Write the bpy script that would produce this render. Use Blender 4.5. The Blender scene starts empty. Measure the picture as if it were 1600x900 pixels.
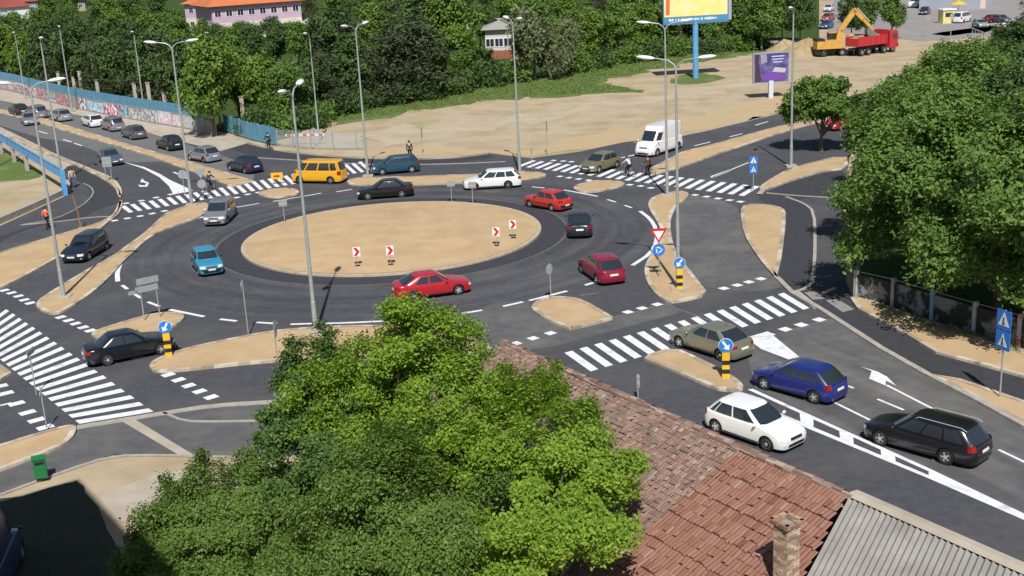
import bpy, bmesh, math, random
import numpy as np
from mathutils import Vector, Matrix
from mathutils.geometry import tessellate_polygon
R_ = math.radians
random.seed(7); rng = np.random.default_rng(7)
S = bpy.context.scene
COL = S.collection

# ------------------------------------------------------------------ camera, sky, sun, exposure
H = 20.0; F = 1897.78; PITCH = 0.28723945; ROLL = -0.05149823
cp, sp = math.cos(PITCH), math.sin(PITCH)
fwd = Vector((0, cp, -sp)); rt0 = Vector((1, 0, 0)); up0 = Vector((0, sp, cp))
cr, sr = math.cos(ROLL), math.sin(ROLL)
RT = rt0*cr + up0*sr; UP = up0*cr - rt0*sr
cam = bpy.data.cameras.new('camera'); camo = bpy.data.objects.new('camera', cam); COL.objects.link(camo)
M = Matrix((RT, UP, -fwd)).transposed().to_4x4(); M.translation = Vector((0, 0, H)); camo.matrix_world = M
cam.sensor_width = 36; cam.lens = F/1600*36; cam.clip_end = 5000; cam.clip_start = .5
S.camera = camo
SUN_EL, SUN_AZ = 51.0, 177.3            # azimuth clockwise from +Y
w = bpy.data.worlds.new("World"); S.world = w; w.use_nodes = True
sky = w.node_tree.nodes.new('ShaderNodeTexSky'); sky.sky_type = 'NISHITA'; sky.sun_disc = False
sky.sun_elevation = R_(SUN_EL); sky.sun_rotation = R_(SUN_AZ); sky.air_density = 1.0; sky.dust_density = 1.0
bg = w.node_tree.nodes['Background']; bg.inputs[1].default_value = 0.062
w.node_tree.links.new(sky.outputs[0], bg.inputs[0])
sl = bpy.data.lights.new('sun', 'SUN'); sl.energy = 4.9; sl.angle = R_(.53); sl.color = (1, .965, .91)
so = bpy.data.objects.new('sun', sl); COL.objects.link(so)
sd = Vector((math.sin(R_(SUN_AZ))*math.cos(R_(SUN_EL)), math.cos(R_(SUN_AZ))*math.cos(R_(SUN_EL)), math.sin(R_(SUN_EL))))
so.rotation_euler = sd.to_track_quat('Z', 'Y').to_euler(); so.location = (0, -30, 60)
S.view_settings.view_transform = 'Standard'; S.view_settings.look = 'None'
S.view_settings.exposure = 0.06; S.view_settings.gamma = 1.0

# the survey of the place: a pixel of the photograph met with a level plane z
def G(u, v, z=0.0):
    d = RT*((u-800)/F) - UP*((v-450)/F) + fwd
    t = (z-H)/d.z
    return Vector((d.x*t, d.y*t, z))
def RAYP(u, v, p0, n):
    d = RT*((u-800)/F) - UP*((v-450)/F) + fwd
    o = Vector((0, 0, H)); t = (p0-o).dot(n)/d.dot(n)
    return o + d*t

# ------------------------------------------------------------------ materials
def hexc(c): return (c[0], c[1], c[2], 1)
def mat(name, col, rough=.6, col2=None, scale=1.0, detail=6, lo=.35, hi=.65, bump=0, bscale=None, metal=0, spec=.5,
        col3=None, scale3=.1, lo3=.45, hi3=.65, coat=0, emit=0):
    m = bpy.data.materials.new(name); m.use_nodes = True; nt = m.node_tree; N = nt.nodes; L = nt.links
    b = N['Principled BSDF']; b.inputs['Roughness'].default_value = rough; b.inputs['Metallic'].default_value = metal
    b.inputs['Specular IOR Level'].default_value = spec; b.inputs['Coat Weight'].default_value = coat
    b.inputs['Coat Roughness'].default_value = .05
    b.inputs['Base Color'].default_value = hexc(col)
    if col2 is None and bump == 0: return m
    geo = N.new('ShaderNodeNewGeometry')
    def noise(sc, det=detail):
        n = N.new('ShaderNodeTexNoise'); n.inputs['Scale'].default_value = sc; n.inputs['Detail'].default_value = det
        n.inputs['Roughness'].default_value = .62; L.new(geo.outputs['Position'], n.inputs['Vector']); return n
    def mixc(fac, a, bcol, l, h):
        mr = N.new('ShaderNodeMapRange'); mr.inputs[1].default_value = l; mr.inputs[2].default_value = h
        L.new(fac, mr.inputs[0])
        mx = N.new('ShaderNodeMix'); mx.data_type = 'RGBA'; L.new(mr.outputs[0], mx.inputs[0])
        if isinstance(a, tuple): mx.inputs[6].default_value = hexc(a)
        else: L.new(a, mx.inputs[6])
        mx.inputs[7].default_value = hexc(bcol); return mx.outputs[2]
    out = col
    if col2 is not None:
        out = mixc(noise(scale).outputs['Fac'], col, col2, lo, hi)
    if col3 is not None:
        out = mixc(noise(scale3, 5).outputs['Fac'], out, col3, lo3, hi3)
    if not isinstance(out, tuple): L.new(out, b.inputs['Base Color'])
    if bump:
        n = noise(bscale or scale*4, 8); bp = N.new('ShaderNodeBump'); bp.inputs['Strength'].default_value = bump
        bp.inputs['Distance'].default_value = .05; L.new(n.outputs['Fac'], bp.inputs['Height']); L.new(bp.outputs[0], b.inputs['Normal'])
    return m
def attr_mat(name, cols, rough=.7, attr='tone', trans=0.0, bump=0, bscale=20, dirt=None):
    m = bpy.data.materials.new(name); m.use_nodes = True; nt = m.node_tree; N = nt.nodes; L = nt.links
    b = N['Principled BSDF']; b.inputs['Roughness'].default_value = rough; b.inputs['Specular IOR Level'].default_value = .25
    a = N.new('ShaderNodeAttribute'); a.attribute_name = attr
    r = N.new('ShaderNodeValToRGB'); e = r.color_ramp.elements
    n = len(cols)
    e[0].position = 0; e[0].color = hexc(cols[0]); e[1].position = 1; e[1].color = hexc(cols[-1])
    for i in range(1, n-1):
        x = e.new(i/(n-1)); x.color = hexc(cols[i])
    L.new(a.outputs['Fac'], r.inputs[0]); out = r.outputs[0]
    if dirt:
        geo = N.new('ShaderNodeNewGeometry'); no = N.new('ShaderNodeTexNoise'); no.inputs['Scale'].default_value = dirt[1]
        no.inputs['Detail'].default_value = 6; L.new(geo.outputs['Position'], no.inputs['Vector'])
        mr = N.new('ShaderNodeMapRange'); mr.inputs[1].default_value = dirt[2]; mr.inputs[2].default_value = dirt[3]; L.new(no.outputs['Fac'], mr.inputs[0])
        mx = N.new('ShaderNodeMix'); mx.data_type = 'RGBA'; L.new(mr.outputs[0], mx.inputs[0]); L.new(out, mx.inputs[6]); mx.inputs[7].default_value = hexc(dirt[0]); out = mx.outputs[2]
    L.new(out, b.inputs['Base Color'])
    if trans:
        t = N.new('ShaderNodeBsdfTranslucent'); L.new(out, t.inputs['Color'])
        ms = N.new('ShaderNodeMixShader'); ms.inputs[0].default_value = trans
        L.new(b.outputs[0], ms.inputs[1]); L.new(t.outputs[0], ms.inputs[2]); L.new(ms.outputs[0], N['Material Output'].inputs[0])
    return m
ASPH = mat('asphalt_new', (.058, .059, .069), .85, (.078, .079, .089), 2.2, bump=.12, bscale=60, col3=(.105, .103, .104), scale3=.22, lo3=.48, hi3=.8, spec=.3)
ASPH_OLD = mat('asphalt_worn', (.115, .115, .118), .88, (.088, .088, .093), 1.3, bump=.12, bscale=60, col3=(.165, .16, .15), scale3=.3, lo3=.45, hi3=.75, spec=.3)
ASPH_DK = mat('asphalt_fresh', (.038, .039, .047), .8, (.052, .053, .062), 2.5, bump=.1, bscale=60, spec=.35)
ASPH_ROAD = mat('asphalt_far', (.135, .135, .14), .88, (.165, .16, .155), .5, spec=.3)
ASPH_LOT = mat('asphalt_lot', (.24, .225, .22), .9, (.29, .27, .26), .3)
def streak(name, base, lo, hi, polar=None, ang=0.0, across=1.3, along=.05):
    m = bpy.data.materials[base.name].copy(); m.name = name; nt = m.node_tree; N = nt.nodes; L = nt.links; b = N['Principled BSDF']
    geo = N.new('ShaderNodeNewGeometry'); comb = N.new('ShaderNodeCombineXYZ')
    if polar:
        sub = N.new('ShaderNodeVectorMath'); sub.operation = 'SUBTRACT'; sub.inputs[1].default_value = (polar[0], polar[1], 0); L.new(geo.outputs['Position'], sub.inputs[0])
        ln = N.new('ShaderNodeVectorMath'); ln.operation = 'LENGTH'; L.new(sub.outputs[0], ln.inputs[0])
        nm = N.new('ShaderNodeVectorMath'); nm.operation = 'NORMALIZE'; L.new(sub.outputs[0], nm.inputs[0])
        sp_ = N.new('ShaderNodeSeparateXYZ'); L.new(nm.outputs[0], sp_.inputs[0])
        mu = N.new('ShaderNodeMath'); mu.operation = 'MULTIPLY'; mu.inputs[1].default_value = across; L.new(ln.outputs['Value'], mu.inputs[0]); L.new(mu.outputs[0], comb.inputs[0])
        for i in (0, 1): L.new(sp_.outputs[i], comb.inputs[i+1])
    else:
        mp = N.new('ShaderNodeMapping'); mp.vector_type = 'POINT'; mp.inputs['Rotation'].default_value = (0, 0, -ang); mp.inputs['Scale'].default_value = (1, 1, 1); L.new(geo.outputs['Position'], mp.inputs[0])
        m2 = N.new('ShaderNodeVectorMath'); m2.operation = 'MULTIPLY'; m2.inputs[1].default_value = (along, across, 0); L.new(mp.outputs[0], m2.inputs[0]); comb = m2
    n = N.new('ShaderNodeTexNoise'); n.inputs['Scale'].default_value = 1; n.inputs['Detail'].default_value = 4; L.new(comb.outputs[0], n.inputs['Vector'])
    mr = N.new('ShaderNodeMapRange'); mr.inputs[1].default_value = .35; mr.inputs[2].default_value = .65; mr.inputs[3].default_value = lo; mr.inputs[4].default_value = hi; L.new(n.outputs['Fac'], mr.inputs[0])
    src = b.inputs['Base Color'].links[0].from_socket; mx = N.new('ShaderNodeVectorMath'); mx.operation = 'SCALE'; L.new(src, mx.inputs[0]); L.new(mr.outputs[0], mx.inputs['Scale']); L.new(mx.outputs[0], b.inputs['Base Color'])
    return m
SAND = mat('island_sand', (.45, .32, .185), .95, (.51, .375, .225), .7, bump=.5, bscale=9, col3=(.38, .27, .155), scale3=.28, lo3=.48, hi3=.85, spec=.1)
DIRT = mat('dirt', (.44, .36, .25), .95, (.34, .26, .165), .25, detail=10, lo=.42, hi=.68, bump=.5, bscale=2, col3=(.27, .27, .13), scale3=.07, lo3=.56, hi3=.72, spec=.1)
KERB = mat('kerb_concrete', (.42, .39, .35), .9, (.32, .29, .25), 2.0, spec=.2)
KERB_T = mat('kerb_tan', (.50, .42, .32), .9, (.38, .31, .23), 2.5, spec=.2)
KERB_S = attr_mat('kerb_stones', [(.30, .25, .19), (.42, .35, .27), (.50, .43, .34), (.60, .53, .44)], .9, dirt=((.27, .21, .15), 1.6, .5, .72))
CONC = mat('pavement_concrete', (.46, .41, .34), .9, (.36, .31, .25), .6, spec=.2)
CONC2 = mat('concrete_grey', (.33, .32, .30), .9, (.24, .23, .215), 1.2, bump=.2, bscale=8, spec=.2)
TACT = mat('tactile_paving', (.28, .27, .255), .9, (.22, .21, .2), 3)
PAINT = mat('road_paint', (.76, .77, .80), .7, (.60, .61, .64), 3.5, lo=.45, hi=.7, col3=(.42, .42, .44), scale3=1.1, lo3=.55, hi3=.75)
PAINT_W = mat('road_paint_worn', (.50, .50, .51), .75, (.32, .32, .33), 3.0, lo=.45, hi=.7)
SEAM = mat('seam_line', (.17, .165, .155), .9, (.115, .115, .11), 3)
GRASS = mat('grass', (.085, .145, .035), .95, (.13, .18, .055), 1.1, detail=10, bump=.6, bscale=6, col3=(.22, .20, .09), scale3=.25, lo3=.52, hi3=.7, spec=.1)
GRASS_D = mat('undergrowth_or_shade', (.035, .065, .015), .95, (.06, .10, .025), 1.5, spec=.1)
GALV = mat('galvanised', (.42, .46, .45), .45, (.36, .39, .385), 2, metal=.3)
LAMPW = mat('lamp_housing', (.72, .75, .76), .35)
WHITE = mat('white_paint', (.78, .79, .80), .5); BLACK = mat('black_rubber', (.012, .012, .012), .7)
DARK = mat('dark_plastic', (.02, .02, .022), .5); GREYB = mat('sign_back', (.38, .41, .42), .45, (.33, .355, .36), 4, metal=.2)
RED = mat('sign_red', (.55, .02, .03), .4); BLUE = mat('sign_blue', (.03, .20, .62), .4)
BLUEF = mat('blue_fence_paint', (.13, .32, .44), .7, (.09, .24, .36), 1.5); BLUER = mat('blue_rail_paint', (.13, .38, .70), .5, (.10, .30, .58), 2)
YEL = mat('yellow_paint', (.80, .50, .03), .5, (.70, .42, .03), 3); RIM = mat('rim_metal', (.62, .63, .64), .3, metal=.4)
GLASS = mat('car_glass', (.022, .030, .038), .05, spec=1.0, coat=.5); HEADL = mat('headlight_glass', (.62, .64, .66), .12, spec=.8)
TAIL = mat('taillight_red', (.26, .008, .008), .15, spec=.7); PLATE = mat('number_plate', (.70, .70, .68), .5); AMBER = mat('amber', (.6, .2, .02), .3)
GREEN = mat('bin_green', (.02, .20, .06), .5, (.015, .15, .045), 4); RUST = mat('rusty_steel', (.22, .12, .06), .8, (.30, .18, .09), 5)
BARK = mat('bark', (.11, .085, .06), .95, (.17, .14, .105), 4, bump=.6, bscale=12)
SKINM = mat('skin', (.50, .30, .21), .6); HAIR = mat('hair', (.03, .02, .015), .7)
GAP_DK = mat('dark_void', (.01, .01, .01), .9)  # near-black colour that paints the shade in roof gaps

# ------------------------------------------------------------------ mesh helpers
def tag(o, label=None, cat=None, group=None, kind=None):
    if label: o['label'] = label
    if cat: o['category'] = cat
    if group: o['group'] = group
    if kind: o['kind'] = kind
    return o
def empty(name, loc=(0, 0, 0), rz=0.0, label=None, cat=None, group=None):
    o = bpy.data.objects.new(name, None); COL.objects.link(o); o.location = loc; o.rotation_euler = (0, 0, rz)
    o.empty_display_size = .2
    return tag(o, label, cat, group)
class MB:
    def __init__(s): s.v = []; s.f = []; s.mi = []; s.k = 0
    def add(s, vs, fs):
        n = len(s.v); s.v += [tuple(p) for p in vs]; s.f += [tuple(i+n for i in f) for f in fs]; s.mi += [s.k]*len(fs)
    def box(s, c, d, rz=0, M=None):
        x, y, z = d[0]/2, d[1]/2, d[2]/2
        vs = [Vector((a*x, b*y, e*z)) for a in (-1, 1) for b in (-1, 1) for e in (-1, 1)]
        rot = M if M is not None else Matrix.Rotation(rz, 3, 'Z')
        vs = [rot @ p + Vector(c) for p in vs]
        s.add(vs, [(0, 1, 3, 2), (4, 6, 7, 5), (0, 4, 5, 1), (2, 3, 7, 6), (0, 2, 6, 4), (1, 5, 7, 3)])
    def tube(s, pts, rad, n=8, cap=True):
        pts = [Vector(p) for p in pts]; m = len(pts)
        if not hasattr(rad, '__len__'): rad = [rad]*m
        prev = None; vs = []
        for i, p in enumerate(pts):
            t = (pts[min(i+1, m-1)] - pts[max(i-1, 0)]).normalized()
            if prev is None: a = t.orthogonal().normalized()
            else:
                a = prev - t*prev.dot(t); a = a.normalized() if a.length > 1e-6 else t.orthogonal().normalized()
            prev = a; b = t.cross(a)
            for k in range(n):
                q = 2*math.pi*k/n; vs.append(p + (a*math.cos(q) + b*math.sin(q))*rad[i])
        fs = [(i*n+k, i*n+(k+1) % n, (i+1)*n+(k+1) % n, (i+1)*n+k) for i in range(m-1) for k in range(n)]
        if cap: fs += [tuple(range(n-1, -1, -1)), tuple((m-1)*n+k for k in range(n))]
        s.add(vs, fs)
    def lathe(s, prof, n=16, M=None):      # prof: (r, h) pairs round local Z
        M = M or Matrix.Identity(4); vs = []; m = len(prof)
        for r, h in prof:
            for k in range(n):
                q = 2*math.pi*k/n; vs.append(M @ Vector((r*math.cos(q), r*math.sin(q), h)))
        fs = [(i*n+k, i*n+(k+1) % n, (i+1)*n+(k+1) % n, (i+1)*n+k) for i in range(m-1) for k in range(n)]
        fs += [tuple(range(n-1, -1, -1)), tuple((m-1)*n+k for k in range(n))]
        s.add(vs, fs)
    def ell(s, c, d, n=12, m=7, rz=0, M=None):
        rot = M if M is not None else Matrix.Rotation(rz, 3, 'Z'); vs = []
        for i in range(m+1):
            th = math.pi*(i+.02)/(m+.04)
            for k in range(n):
                q = 2*math.pi*k/n
                vs.append(rot @ Vector((d[0]/2*math.sin(th)*math.cos(q), d[1]/2*math.sin(th)*math.sin(q), d[2]/2*math.cos(th))) + Vector(c))
        fs = [(i*n+k, (i+1)*n+k, (i+1)*n+(k+1) % n, i*n+(k+1) % n) for i in range(m) for k in range(n)]
        fs += [tuple(range(n)), tuple(m*n+k for k in range(n-1, -1, -1))]
        s.add(vs, fs)
    def grid(s, rows, close=False, flip=False):
        n = len(rows[0]); vs = [p for r in rows for p in r]; fs = []
        for i in range(len(rows)-1):
            for k in range(n if close else n-1):
                q = (i*n+k, i*n+(k+1) % n, (i+1)*n+(k+1) % n, (i+1)*n+k)
                fs.append(q[::-1] if flip else q)
        s.add(vs, fs)
    def poly(s, pts, z=None, up=True):     # flat polygon, tessellated
        vs = [Vector((p[0], p[1], p[2] if z is None else z)) for p in pts]
        tris = tessellate_polygon([vs]); out = []
        for t in tris:
            a, b, c = [vs[i] for i in t]
            out.append(tuple(t) if ((b-a).cross(c-a)).z > 0 else tuple(t[::-1]))
        s.add(vs, out)
    def prism(s, pts, z0, z1):
        n = len(pts); area = sum(pts[i][0]*pts[(i+1) % n][1]-pts[(i+1) % n][0]*pts[i][1] for i in range(n))
        if area < 0: pts = pts[::-1]
        s.poly(pts, z1)
        vs = [(p[0], p[1], z0) for p in pts] + [(p[0], p[1], z1) for p in pts]
        s.add(vs, [(i, (i+1) % n, n+(i+1) % n, n+i) for i in range(n)])
    def build(s, name, mats, parent=None, smooth=False, sharp=35):
        me = bpy.data.meshes.new(name); me.from_pydata(s.v, [], s.f)
        if not isinstance(mats, (list, tuple)): mats = [mats]
        for m in mats: me.materials.append(m)
        if len(mats) > 1: me.polygons.foreach_set('material_index', s.mi)
        me.update()
        if smooth:
            me.polygons.foreach_set('use_smooth', [True]*len(me.polygons)); me.set_sharp_from_angle(angle=R_(sharp))
        o = bpy.data.objects.new(name, me); COL.objects.link(o)
        if parent: o.parent = parent
        return o
def copy_tree(o, parent=None):
    c = o.copy(); COL.objects.link(c); c.parent = parent
    for ch in [x for x in o.children]: copy_tree(ch, c)
    return c
def chaikin(p, closed=True, it=2):
    p = [Vector(q) for q in p]
    for _ in range(it):
        o = []; n = len(p); rngi = range(n if closed else n-1)
        if not closed: o.append(p[0])
        for i in rngi:
            a, b = p[i], p[(i+1) % n]; o += [a*.75+b*.25, a*.25+b*.75]
        if not closed: o.append(p[-1])
        p = o
    return p
def resample(p, d):
    out = [p[0]]; acc = 0
    for a, b in zip(p[:-1], p[1:]):
        L = (b-a).length; k = max(1, int(L/d))
        for i in range(1, k+1): out.append(a.lerp(b, i/k))
    return out
def ccw(p):
    n = len(p); a = sum(p[i].x*p[(i+1) % n].y-p[(i+1) % n].x*p[i].y for i in range(n))
    return p if a > 0 else p[::-1]
def inset(p, d):
    n = len(p); out = []
    for i in range(n):
        a = (p[i]-p[i-1]); b = (p[(i+1) % n]-p[i])
        na = Vector((-a.y, a.x, 0)).normalized(); nb = Vector((-b.y, b.x, 0)).normalized()
        m = (na+nb); m = m.normalized() if m.length > .1 else na
        out.append(p[i] + m*d)
    return out
def px(pts, z=0): return [G(u, v, z) for u, v in pts]
def sheet(name, pts, z, m, it=0, struct=True, parent=None):
    b = MB(); p = px(pts, z); p = chaikin(p, True, it) if it else p
    b.poly(p, z); o = b.build(name, m, parent)
    if not parent: tag(o, kind='structure')
    return o
def ribbon(mb, pts, wd, z, dash=None):
    pts = [Vector((p.x, p.y, 0)) for p in pts]
    def strip(q):
        rows = []
        for i, p in enumerate(q):
            t = (q[min(i+1, len(q)-1)]-q[max(i-1, 0)]).normalized(); n = Vector((-t.y, t.x, 0))
            rows.append([(p.x-n.x*wd/2, p.y-n.y*wd/2, z), (p.x+n.x*wd/2, p.y+n.y*wd/2, z)])
        mb.grid(rows, flip=False)
    strip(pts)
def island(name, pts, it=2, kerbm=None, hz=.13, kw=.26, sandm=None):
    p = ccw(chaikin(px(pts, hz), True, it)); p = resample(p+[p[0]], 1.0)[:-1]; q = inset(p, kw); q2 = inset(p, kw+.01)
    b = MB(); n = len(p)
    b.add([(a.x, a.y, 0) for a in p]+[(a.x, a.y, hz) for a in p], [(i, (i+1) % n, n+(i+1) % n, n+i) for i in range(n)])
    b.add([(a.x, a.y, hz) for a in p]+[(a.x, a.y, hz) for a in q], [(i, (i+1) % n, n+(i+1) % n, n+i) for i in range(n)])
    s = MB(); s.poly(q, hz-.012)
    o = s.build(name, sandm or SAND); tag(o, kind='structure')
    ko = b.build('kerb', kerbm or KERB_S, o); at = ko.data.attributes.new('tone', 'FLOAT', 'FACE'); tn_ = [random.random() for _ in range(n)]; at.data.foreach_set('value', tn_+tn_)
    return o

# ------------------------------------------------------------------ the ground
g = MB(); g.poly([(-2500, -400), (2500, -400), (2500, 3500), (-2500, 3500)], -.02)
o = g.build('ground', DIRT); tag(o, kind='structure')
ROAD = [(-120, 140), (0, 157), (60, 169), (100, 176), (175, 190), (250, 213), (345, 236), (388, 223), (430, 234), (500, 242), (575, 247), (700, 247),
        (762, 239), (830, 247), (905, 237), (975, 222), (1065, 213), (1200, 181), (1240, 170), (1330, 150), (1420, 126), (1560, 90), (1620, 150), (1480, 190), (1330, 236),
        (1325, 262), (1318, 330), (1322, 440), (1337, 478), (1412, 520), (1462, 550), (1525, 567), (1600, 588), (1760, 640),
        (1900, 800), (1900, 1040), (1600, 905), (1323, 785), (1060, 668), (790, 562), (762, 620), (600, 700), (400, 715), (325, 712), (250, 710), (175, 711), (100, 735), (0, 772), (-160, 830),
        (-200, 430), (-120, 400), (0, 353), (50, 330), (100, 307), (112, 300), (107, 290), (97, 268), (60, 246), (0, 214), (-80, 190)]
sheet('road', ROAD, .004, ASPH)
sheet('pavement', [(-150, 128), (20, 142), (110, 166), (190, 181), (290, 198), (330, 211), (388, 223), (345, 236), (250, 213), (175, 190), (100, 176), (60, 169), (0, 157), (-150, 136)], .008, CONC)
sheet('pavement', [(-80, 186), (0, 198), (50, 222), (100, 247), (116, 257), (97, 266), (60, 246), (0, 214), (-80, 190)], .008, CONC)
# worn, older asphalt zones
sheet('road_surface', [(-120, 140), (0, 158), (60, 170), (100, 177), (175, 191), (250, 214), (330, 237), (400, 262), (395, 282), (330, 270), (262, 252), (214, 254), (192, 253), (120, 225), (60, 215), (0, 196), (-80, 180)], .008, ASPH_ROAD)
_d = G(1600, 800)-G(1180, 600); ASPH_ARM = streak('asphalt_arm', ASPH_OLD, .80, 1.22, ang=math.atan2(_d.y, _d.x), across=.9)
sheet('road_surface', [(1165, 538), (1255, 508), (1300, 497), (1375, 542), (1450, 585), (1525, 622), (1600, 663), (1900, 800), (1900, 950), (1600, 803), (1450, 733), (1180, 610)], .008, ASPH_ARM)
sheet('road_surface', [(1075, 425), (1062, 385), (1052, 350), (1062, 320), (1078, 303), (1150, 318), (1157, 340), (1165, 368), (1185, 400), (1212, 428), (1225, 455), (1110, 455)], .008, ASPH_OLD, 1)
sheet('road_surface', [(120, 667), (255, 645), (330, 633), (420, 627), (420, 713), (325, 711), (250, 709), (175, 710), (100, 734), (0, 771), (0, 735), (60, 712), (87, 701), (112, 686)], .008, ASPH_OLD)
sheet('road_surface', [(780, 470), (826, 470), (831, 480), (850, 494), (892, 512), (925, 504), (957, 495), (1045, 471), (1065, 488), (870, 540), (790, 552), (735, 522), (722, 495)], .008, ASPH_OLD)
# fresh dark paths
sheet('cycle_path', [(1207, 432), (1222, 400), (1229, 336), (1222, 322), (1180, 312), (1200, 299), (1232, 285), (1290, 268), (1322, 264), (1322, 300), (1315, 308), (1238, 309), (1272, 328), (1274, 380), (1270, 438), (1255, 452), (1237, 455)], .012, ASPH_DK, 1)
sheet('cycle_path', [(1240, 457), (1322, 440), (1330, 466), (1340, 482), (1412, 522), (1462, 552), (1525, 567), (1600, 588), (1760, 640), (1760, 690), (1600, 626), (1500, 592), (1450, 583), (1375, 541), (1282, 481)], .012, ASPH_DK)
sheet('cycle_path', [(390, 223), (430, 236), (500, 244), (575, 249), (700, 249), (760, 241), (775, 246), (700, 255), (575, 256), (480, 250), (400, 244), (360, 233)], .012, ASPH_DK)
sheet('cycle_path', [(100, 262), (115, 257), (160, 275), (180, 293), (185, 307), (185, 318), (150, 328), (128, 340), (60, 352), (0, 375), (0, 392), (-60, 412), (-60, 395), (0, 368), (87, 342), (128, 322), (146, 302), (130, 287), (107, 275)], .012, ASPH_DK, 1)
sheet('parking_lot', [(1290, 62), (1360, 56), (1440, 64), (1520, 58), (1640, 40), (1900, 20), (1900, -110), (1330, -60), (1300, 10)], .004, ASPH_LOT)
sheet('parking_lot', [(1200, 63), (1330, 60), (1330, 68), (1200, 70)], .008, CONC)
# grass and undergrowth with ragged edges, plus two painted shade sheets
def ragged(name, pts, z, m, amp=.8):
    p = ccw(chaikin(px(pts, z), True, 1)); p = resample(p+[p[0]], 1.5)[:-1]
    q = [a + Vector((random.gauss(0, amp), random.gauss(0, amp*1.5), 0)) for a in p]
    b = MB(); b.poly(q, z); return tag(b.build(name, m), kind='structure')
ragged('grass_or_shade_sheet', [(400, 224), (430, 214), (500, 190), (560, 170), (640, 150), (690, 138), (800, 120), (910, 112), (930, 105), (1020, 90), (1060, 84), (1150, 78), (1190, 72), (1190, 82), (1130, 92), (1040, 104), (990, 118), (930, 128), (1000, 138), (1000, 144), (900, 150), (800, 153), (740, 161), (660, 172), (587, 187), (500, 194), (460, 206), (440, 222)], .004, GRASS)
ragged('grass_or_shade_sheet', [(1050, 121), (1090, 112), (1128, 120), (1120, 128), (1060, 133)], .004, GRASS, .4)
ragged('grass_or_shade_sheet', [(1455, 52), (1500, 46), (1600, 34), (1600, 40), (1510, 54), (1470, 56)], .004, GRASS, .4)
ragged('grass_or_shade_sheet', [(-60, 222), (0, 233), (30, 250), (62, 268), (62, 280), (0, 284), (-60, 290)], .004, GRASS, .15)
DIRT2 = mat('orange_dirt', (.46, .33, .18), .95, (.44, .36, .24), .35, detail=9, bump=.5, bscale=3, spec=.1)
ragged('dirt_lot', [(560, 240), (680, 232), (800, 238), (900, 215), (1060, 182), (1200, 152), (1330, 128), (1330, 146), (1240, 168), (1065, 211), (905, 235), (830, 246), (700, 246), (575, 246)], -.006, DIRT2, .7)
ragged('dirt_lot', [(560, 208), (700, 192), (900, 165), (1080, 140), (1240, 112), (1240, 120), (1100, 152), (900, 182), (720, 212), (600, 226)], -.012, mat('pale_dirt', (.47, .405, .30), .95, (.38, .31, .215), .3, detail=9, bump=.4, bscale=3, spec=.1), .9)
sheet('undergrowth_or_shade', [(-400, 100), (-100, 124), (20, 137), (110, 156), (190, 172), (290, 188), (340, 205), (430, 214), (500, 190), (560, 170), (690, 140), (800, 122), (1010, 92), (1190, 74), (1280, 60), (1280, -60), (700, -60), (300, -60), (-400, -30)], .0, GRASS_D)
ragged('grass_or_shade_sheet', [(-20, 786), (60, 764), (116, 752), (124, 752), (130, 765), (155, 803), (210, 900), (260, 1000), (0, 1060), (-60, 860)], .004, mat('yard_painted_shade', (.055, .05, .04), .95, (.03, .045, .018), 1.2, detail=8, bump=.6, bscale=6), .1)  # dark sheet on the yard, painting the building's shadow blacker
sheet('undergrowth_or_shade', [(1325, 300), (1337, 463), (1460, 500), (1600, 540), (1800, 605), (2000, 500), (1800, 100), (1640, 120), (1480, 200), (1335, 250)], .008, GRASS_D)  # undergrowth coloured dark to stand in for the black shade behind the fence
sheet('concrete_pad', [(155, 772), (215, 752), (235, 742), (300, 732), (420, 735), (420, 800), (250, 830), (178, 812)], .004, CONC)

# ------------------------------------------------------------------ islands and verges
th = [2*math.pi*k/96 for k in range(96)]; CC = Vector((-8.09, 82.01, 0)); CR = 10.33
b = MB(); 
for r0, r1, z0, z1 in ((CR, CR, 0, .13), (CR, CR-.3, .13, .13)):
    b.grid([[(CC.x+r0*math.cos(t), CC.y+r0*math.sin(t), z0) for t in th], [(CC.x+r1*math.cos(t), CC.y+r1*math.sin(t), z1) for t in th]], close=True)
rows = []
for k in range(12):
    r = (CR-.3)*(1-k/11.3); z = .125+.35*(1-(r/CR)**2)
    rows.append([(CC.x+r*math.cos(t), CC.y+r*math.sin(t), z+random.gauss(0, .012 if k else 0)) for t in th])
s = MB(); s.grid(rows, close=True); s.add(rows[-1], [tuple(range(96))])
ci = s.build('central_island', SAND, smooth=True); tag(ci, kind='structure'); b.build('kerb', KERB_T, ci)
def annulus(r0, r1, z, name, m):
    a = MB(); a.grid([[(CC.x+r*math.cos(t), CC.y+r*math.sin(t), z) for t in th] for r in (r0, r1)], close=True, flip=True)
    return tag(a.build(name, m), kind='structure')
annulus(CR+.05, CR+1.7, .008, 'road_surface', ASPH_DK)
annulus(CR+1.84, 18.3, .0062, 'road_surface', streak('asphalt_ring', ASPH, .78, 1.28, polar=(-8.09, 82.01), across=.9))
annulus(CR+1.72, CR+1.82, .012, 'road_surface', SEAM)
island('traffic_island', [(300, 318), (328, 315), (322, 335), (285, 348), (250, 360), (225, 377), (212, 390), (190, 410), (172, 432), (140, 460), (105, 482), (87, 490), (70, 487), (50, 474), (90, 448), (130, 424), (150, 413), (175, 400), (195, 385), (225, 364), (248, 342), (262, 330)])
island('traffic_island', [(540, 288), (545, 278), (590, 276), (650, 275), (725, 272), (780, 271), (837, 267), (857, 272), (845, 276), (815, 280), (725, 285), (650, 288), (600, 289)])
island('traffic_island', [(395, 301), (435, 293), (462, 294), (470, 301), (450, 306), (425, 309)])
island('traffic_island', [(893, 292), (907, 286), (930, 281), (970, 282), (979, 287), (960, 293), (925, 300), (905, 299)])
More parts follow.
